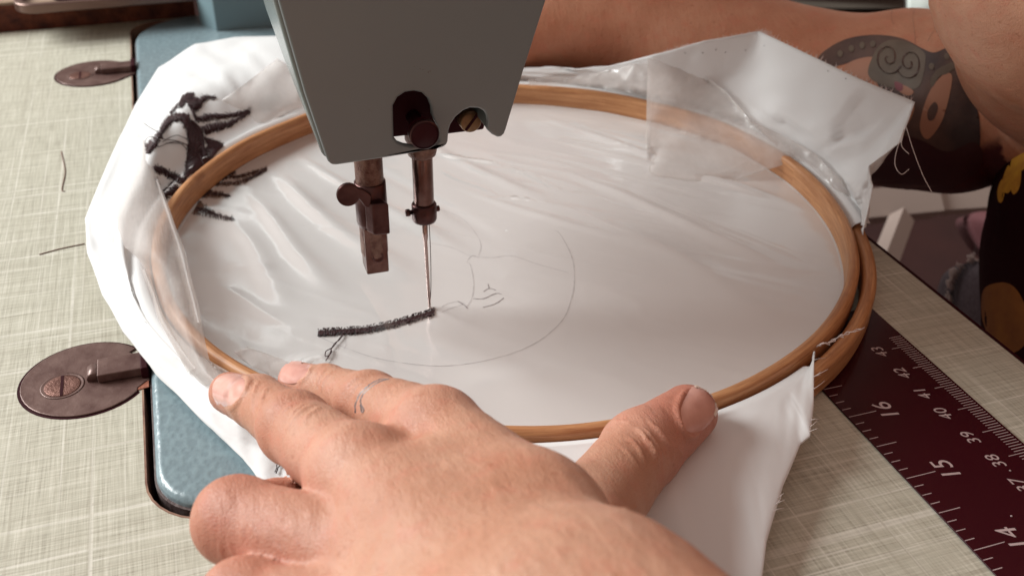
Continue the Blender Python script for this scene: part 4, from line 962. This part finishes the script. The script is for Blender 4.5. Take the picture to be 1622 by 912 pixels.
# blood under the skin: redder knuckles and finger ends
tint = np.ones((len(BVv), 4)); BVa = np.array(BVv)
for k_, r_, s_ in (('m3', 1.0, .8), ('i3', 1.1, .7), ('r3', 1.3, .6), ('m0', 1.3, .7), ('i0', 1.3, .7), ('t0', 2.0, 1.1), ('t1', 1.3, .6), ('m2', 1.1, .4), ('i2', 1.1, .3), ('r2', 1.6, .8), ('r1', 1.3, .6), ('p2', 1.4, .7)):
    e = s_*np.exp(-(np.linalg.norm(BVa-J[k_], axis=1)/r_)**2); tint[:, 1] *= 1-.22*e; tint[:, 2] *= 1-.18*e
e = np.zeros(len(BVa)); e[len(HV2):] = 1; tint[:, 0] *= 1+.10*e; tint[:, 1] *= 1-.04*e; tint[:, 2] *= 1-.14*e  # skin beyond the near hand: warmer tone, with missing light painted in
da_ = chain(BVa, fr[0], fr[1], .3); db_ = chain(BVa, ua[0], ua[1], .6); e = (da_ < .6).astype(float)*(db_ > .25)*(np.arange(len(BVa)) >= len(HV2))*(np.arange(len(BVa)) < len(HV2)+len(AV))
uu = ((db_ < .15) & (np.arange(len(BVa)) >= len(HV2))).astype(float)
tint[:, 0] *= 1+.2*uu; tint[:, 1] *= 1+.38*uu; tint[:, 2] *= 1+.52*uu  # upper arm: paler skin plus bounce light painted into the tint
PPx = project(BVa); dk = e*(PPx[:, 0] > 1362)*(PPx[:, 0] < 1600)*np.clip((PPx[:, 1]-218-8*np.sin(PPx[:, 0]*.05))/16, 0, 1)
tint[:, :3] *= (1-dk[:, None]*(1-np.array([.14, .035, .06])))  # forearm underside darkened: black tattoo plus shadow painted into the tint
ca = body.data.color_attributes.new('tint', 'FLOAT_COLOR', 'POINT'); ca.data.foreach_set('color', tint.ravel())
BVh2 = bvh_of(HV2, HF); BVarm = bvh_of(AV, AF); _c = AV[AF].mean(1); _f2 = AF[chain(_c, fr[0], fr[1], .3) < chain(_c, ua[0], ua[1], .6)-.02]; BVfore = bvh_of(AV, _f2)
for k_, P_ in nails.items():
    Ps = [tuple(q) for q in spline(P_, 4, True)]; c_ = np.mean(np.array(P_), axis=0)
    rad = np.max(np.linalg.norm(np.array(P_)-c_, axis=1))
    V, F = patch(bvh_of(HV, HF), Ps, 0., 4, lambda u, v: -.012+.045*max(0, 1-(math.hypot(u-c_[0], v-c_[1])/rad)**4))
    nl = build('fingernail', V, F, M['nail'], person)
    if k_ == 'thumb': nl['label'] = 'thumb nail with a pale free edge'
edge = [(1099, 611), (1113, 611), (1127, 619), (1136, 632), (1138, 646), (1132, 660), (1129, 656), (1132, 645), (1130, 634), (1122, 624), (1112, 617), (1100, 615)]
V, F = patch(bvh_of(HV, HF), edge, .03, 3); build('nail_free_edge', V, F, M['nailw'], person)
parts = [ribbon(p_, .034, BVh2, .006, 8, .2) for p_ in ([(564, 654), (564, 640), (572, 623), (587, 609), (603, 601), (616, 601)], [(577, 648), (572, 636), (577, 623), (591, 611), (606, 603), (616, 601)], [(577, 648), (574, 652), (572, 640)])]
M['tattoo1'] = mat_plain('faded_finger_ink', lin(112, 106, 108), .5, gs=300, c2=lin(150, 128, 120))
build('crescent_tattoo', *merge(parts), M['tattoo1'], person)
# forearm tattoo, flat print on the skin
TI = mat_plain('tattoo_ink', lin(60, 44, 44), .5, gs=60, c2=lin(100, 74, 64)); TG = mat_plain('tattoo_grey', lin(108, 94, 80), .5, gs=90, c2=lin(90, 76, 64)); TD = mat_plain('tattoo_and_shadow', lin(60, 16, 22), .5, gs=50, c2=lin(66, 34, 34))
TS = mat_plain('tattoo_skin_gap', lin(172, 122, 98), .5, gs=90); TP = mat_plain('tattoo_pink', lin(130, 60, 70), .5)
def tat(poly, off, m_, nm='tattoo', cl=True):
    V, F = patch(BVfore, [tuple(q) for q in spline(poly, 6, True)] if cl else poly, off, 9)
    F = [f for f in F if max(np.linalg.norm(V[a]-V[b]) for a, b in zip(f, f[1:])) < 1.2]
    if F: build(nm, V, F, m_, person)
tat([(1296, 92), (1320, 72), (1350, 60), (1390, 56), (1430, 62), (1462, 78), (1480, 84), (1504, 78), (1522, 110), (1548, 170), (1552, 235), (1535, 272), (1500, 292), (1440, 296), (1385, 290), (1372, 262), (1400, 232), (1428, 212), (1448, 165), (1400, 145), (1384, 120), (1370, 96), (1330, 104), (1300, 112)], .02, TI)
tat([(1340, 104), (1360, 94), (1384, 92), (1386, 110), (1375, 130), (1340, 118)], .028, TS)
tat([(1374, 240), (1420, 215), (1460, 222), (1500, 240), (1540, 225), (1556, 240), (1548, 270), (1500, 300), (1440, 306), (1380, 298), (1366, 270)], .030, TD)  # lower tattoo and the shadow under the forearm, painted as one dark patch
tat([(1400, 68), (1430, 66), (1462, 82), (1466, 100), (1458, 135), (1440, 142), (1400, 136), (1376, 120), (1382, 92)], .034, TG)
tat([(1496, 118), (1508, 122), (1502, 160), (1490, 196), (1470, 220), (1458, 205), (1462, 175), (1476, 140)], .036, TS)
tat([(1480, 162), (1486, 170), (1480, 188), (1471, 190), (1470, 176)], .044, TI)
tat([(1424, 134), (1438, 138), (1448, 146), (1440, 152), (1426, 146)], .042, TS); tat([(1418, 130), (1430, 134), (1430, 144), (1420, 142)], .046, TP)
for k_, (u, v) in enumerate(((1331, 86), (1349, 78), (1366, 73), (1383, 71), (1500, 90), (1476, 106))): tat([(u+4.2*math.cos(a), v+5.2*math.sin(a)) for a in np.linspace(0, 2*math.pi, 7)[:-1]], .045, TG, 'tattoo_dot')
tat([(1498, 104), (1510, 100), (1518, 108), (1508, 112), (1500, 118), (1488, 122), (1478, 138), (1474, 128), (1484, 112)], .04, TG)
def spir(cx, cy, r0, s_): return [(cx+s_*r0*(1-t)*math.cos(t*11+.5), cy+1.25*r0*(1-t)*math.sin(t*11+.5)) for t in np.linspace(0, .88, 22)]
parts = [ribbon(spir(1408, 92, 22, 1), .05, BVfore, .05, 3), ribbon(spir(1441, 100, 21, -1), .05, BVfore, .05, 3)]
build('tattoo_spiral', *merge(parts), TI, person)
# --- dress
sil = [(1700, 150), (1672, 185), (1650, 222), (1622, 270), (1600, 322), (1585, 385), (1577, 450), (1576, 520), (1580, 600), (1590, 700), (1606, 860)]
V = []; F = []; nn_ = 96; nf = Vn(41)
for i, (u, v) in enumerate(spline(sil, 5)):
    s0 = dist(u, v, 42.5); c_ = s0+_r*7.2; c_ = c_+np.array([.6, .8, 0])*0
    for j in range(nn_):
        a = 2*math.pi*j/nn_; rr = 7.2+.25*float(nf(np.float64(a*3.2), np.float64(i*.12)))+.25*float(nf(np.float64(a*8), np.float64(i*.2+9)))
        V.append(c_+np.array([rr*math.cos(a), rr*math.sin(a), 0]))
nrow = len(V)//nn_
F = [(i*nn_+j, (i+1)*nn_+j, (i+1)*nn_+(j+1) % nn_, i*nn_+(j+1) % nn_) for i in range(nrow-1) for j in range(nn_)]
build('dress', V, F, M['dress'], person); BVdr = bvh_of(V, F)
def petal(poly, m_, nm='petal_print'):
    Vp, Fp = patch(BVdr, [tuple(q) for q in spline(poly, 5, True)], .02, 7)
    if Fp: build(nm, Vp, Fp, m_, person)
petal([(1626, 208), (1630, 240), (1626, 262), (1618, 270), (1612, 250), (1612, 228)], M['yellow'])
petal([(1610, 235), (1618, 262), (1616, 295), (1606, 308), (1600, 290), (1601, 262)], M['yellow'])
petal([(1599, 262), (1604, 290), (1598, 306), (1588, 300), (1590, 280)], M['yellow'])
petal([(1588, 284), (1592, 302), (1588, 320), (1582, 318), (1581, 300)], M['yellow'])
petal([(1558, 460), (1580, 448), (1604, 452), (1622, 478), (1632, 520), (1622, 548), (1600, 560), (1580, 555), (1566, 530), (1556, 500)], M['yellow_shaded'])
# --- loose long hairs on the arms
for k_ in range(8):
    x = rnd.uniform(1500, 1620); y = rnd.uniform(-10, 20); pts = [(x, y)]
    for s_ in range(4): x += rnd.uniform(-14, 14); y += rnd.uniform(14, 26); pts.append((x, y))
    q = surf_line(pts, 0, BVarm, .03, 5)
    if len(q) > 3 and max(np.linalg.norm(a-b) for a, b in zip(q[:-1], q[1:])) < 1.5: build('hair_strand', *tube(q, .004, 4), M['hair'], person)
for pts in ([(1450, 8), (1446, 30), (1450, 60), (1448, 76)], [(1416, 6), (1412, 26), (1416, 40)], [(1478, 2), (1482, 40), (1470, 66)]):
    q = surf_line(pts, 0, BVarm, .03, 5)
    if len(q) > 3: build('hair_strand', *tube(q, .004, 4), M['hair'], person)

# ------------------------------------------------------------------ things beyond the table on the right
fm_ = thing('white_table_frame', 'white metal frame rail with a slanting leg beyond the table edge', 'frame', (33, 35, -17))
def beam(a, b, hw, hh, nm):
    V, F = tube([a, b], hw, 4); build(nm, V, F, M['white'], fm_, smooth=False)
beam(dist(1290, 336, 78), dist(1480, 318, 82), 1.55, 1.5, 'rail'); beam(dist(1478, 322, 82), dist(1640, 312, 86), 1.1, 1.1, 'rail')
beam(dist(1428, 345, 79), dist(1380, 470, 70), .9, .9, 'leg')
def blob(name, px_, t_, m_, label, cat, dep=3., kind=None):
    loop = [dist(u, v, t_) for u, v in px_]; c_ = np.mean(np.array(loop), axis=0); V = []; n = len(loop)
    for s_, d_ in ((1, 0), (.96, -dep*.4), (.7, -dep*.8), (0.05, -dep)):
        for p in loop: V.append(c_+(p-c_)*s_+_f*d_)
    for s_ in (.9, .05):
        for p in loop: V.append(c_+(p-c_)*s_+_f*dep*.5)
    F = [(k*n+i, k*n+(i+1) % n, (k+1)*n+(i+1) % n, (k+1)*n+i) for k in range(3) for i in range(n)]+[(i, (i+1) % n, 4*n+(i+1) % n, 4*n+i) for i in range(n)]+[(4*n+i, 4*n+(i+1) % n, 5*n+(i+1) % n, 5*n+i) for i in range(n)]
    o = build(name, V, F, m_, origin=c_)
    return tag(o, label, cat)
blob('pink_cloth', spline([(1526, 345), (1560, 335), (1600, 350), (1590, 420), (1562, 405), (1540, 380)], 4, True), 72, M['pink'], 'pink cloth half hidden behind the black dress, beyond the table', 'cloth')
dn_ = blob('denim_cloth', spline([(1508, 450), (1520, 425), (1545, 412), (1580, 415), (1600, 480), (1590, 580), (1550, 590), (1512, 540), (1504, 490)], 4, True), 58, M['denim'], 'grey denim cloth with a frayed pale edge between table and dress', 'cloth', 4)
parts = []
for k_ in range(46):
    t = rnd.random(); E_ = spline([(1506, 500), (1507, 455), (1520, 427), (1548, 411)], 10); a = E_[int(t*(len(E_)-1))]
    parts.append(tube([dist(a[0]+rnd.uniform(0, 4), a[1]+2, 57.3), dist(a[0]-rnd.uniform(1, 5), a[1]-rnd.uniform(0, 5), 57), dist(a[0]-rnd.uniform(1, 9), a[1]-rnd.uniform(1, 12), 56.8)], rnd.uniform(.02, .07), 4))
tag(build('frayed_hem', *merge(parts), M['whitethread'], dn_), kind='stuff')

blob('grey_cupboard', [(1150, -60), (1430, -60), (1430, 14), (1150, 14)], 120, mat_plain('grey_cupboard_paint', lin(120, 112, 102), .6), 'dark grey blurred cupboard front behind the right forearm', 'cupboard', 8)
blob('pale_sheet', [(1436, -60), (1500, -60), (1500, 30), (1436, 30)], 112, mat_plain('pale_sheet_white', lin(225, 235, 230), .6), 'small pale blurred sheet seen between forearm and upper arm', 'sheet', 2)
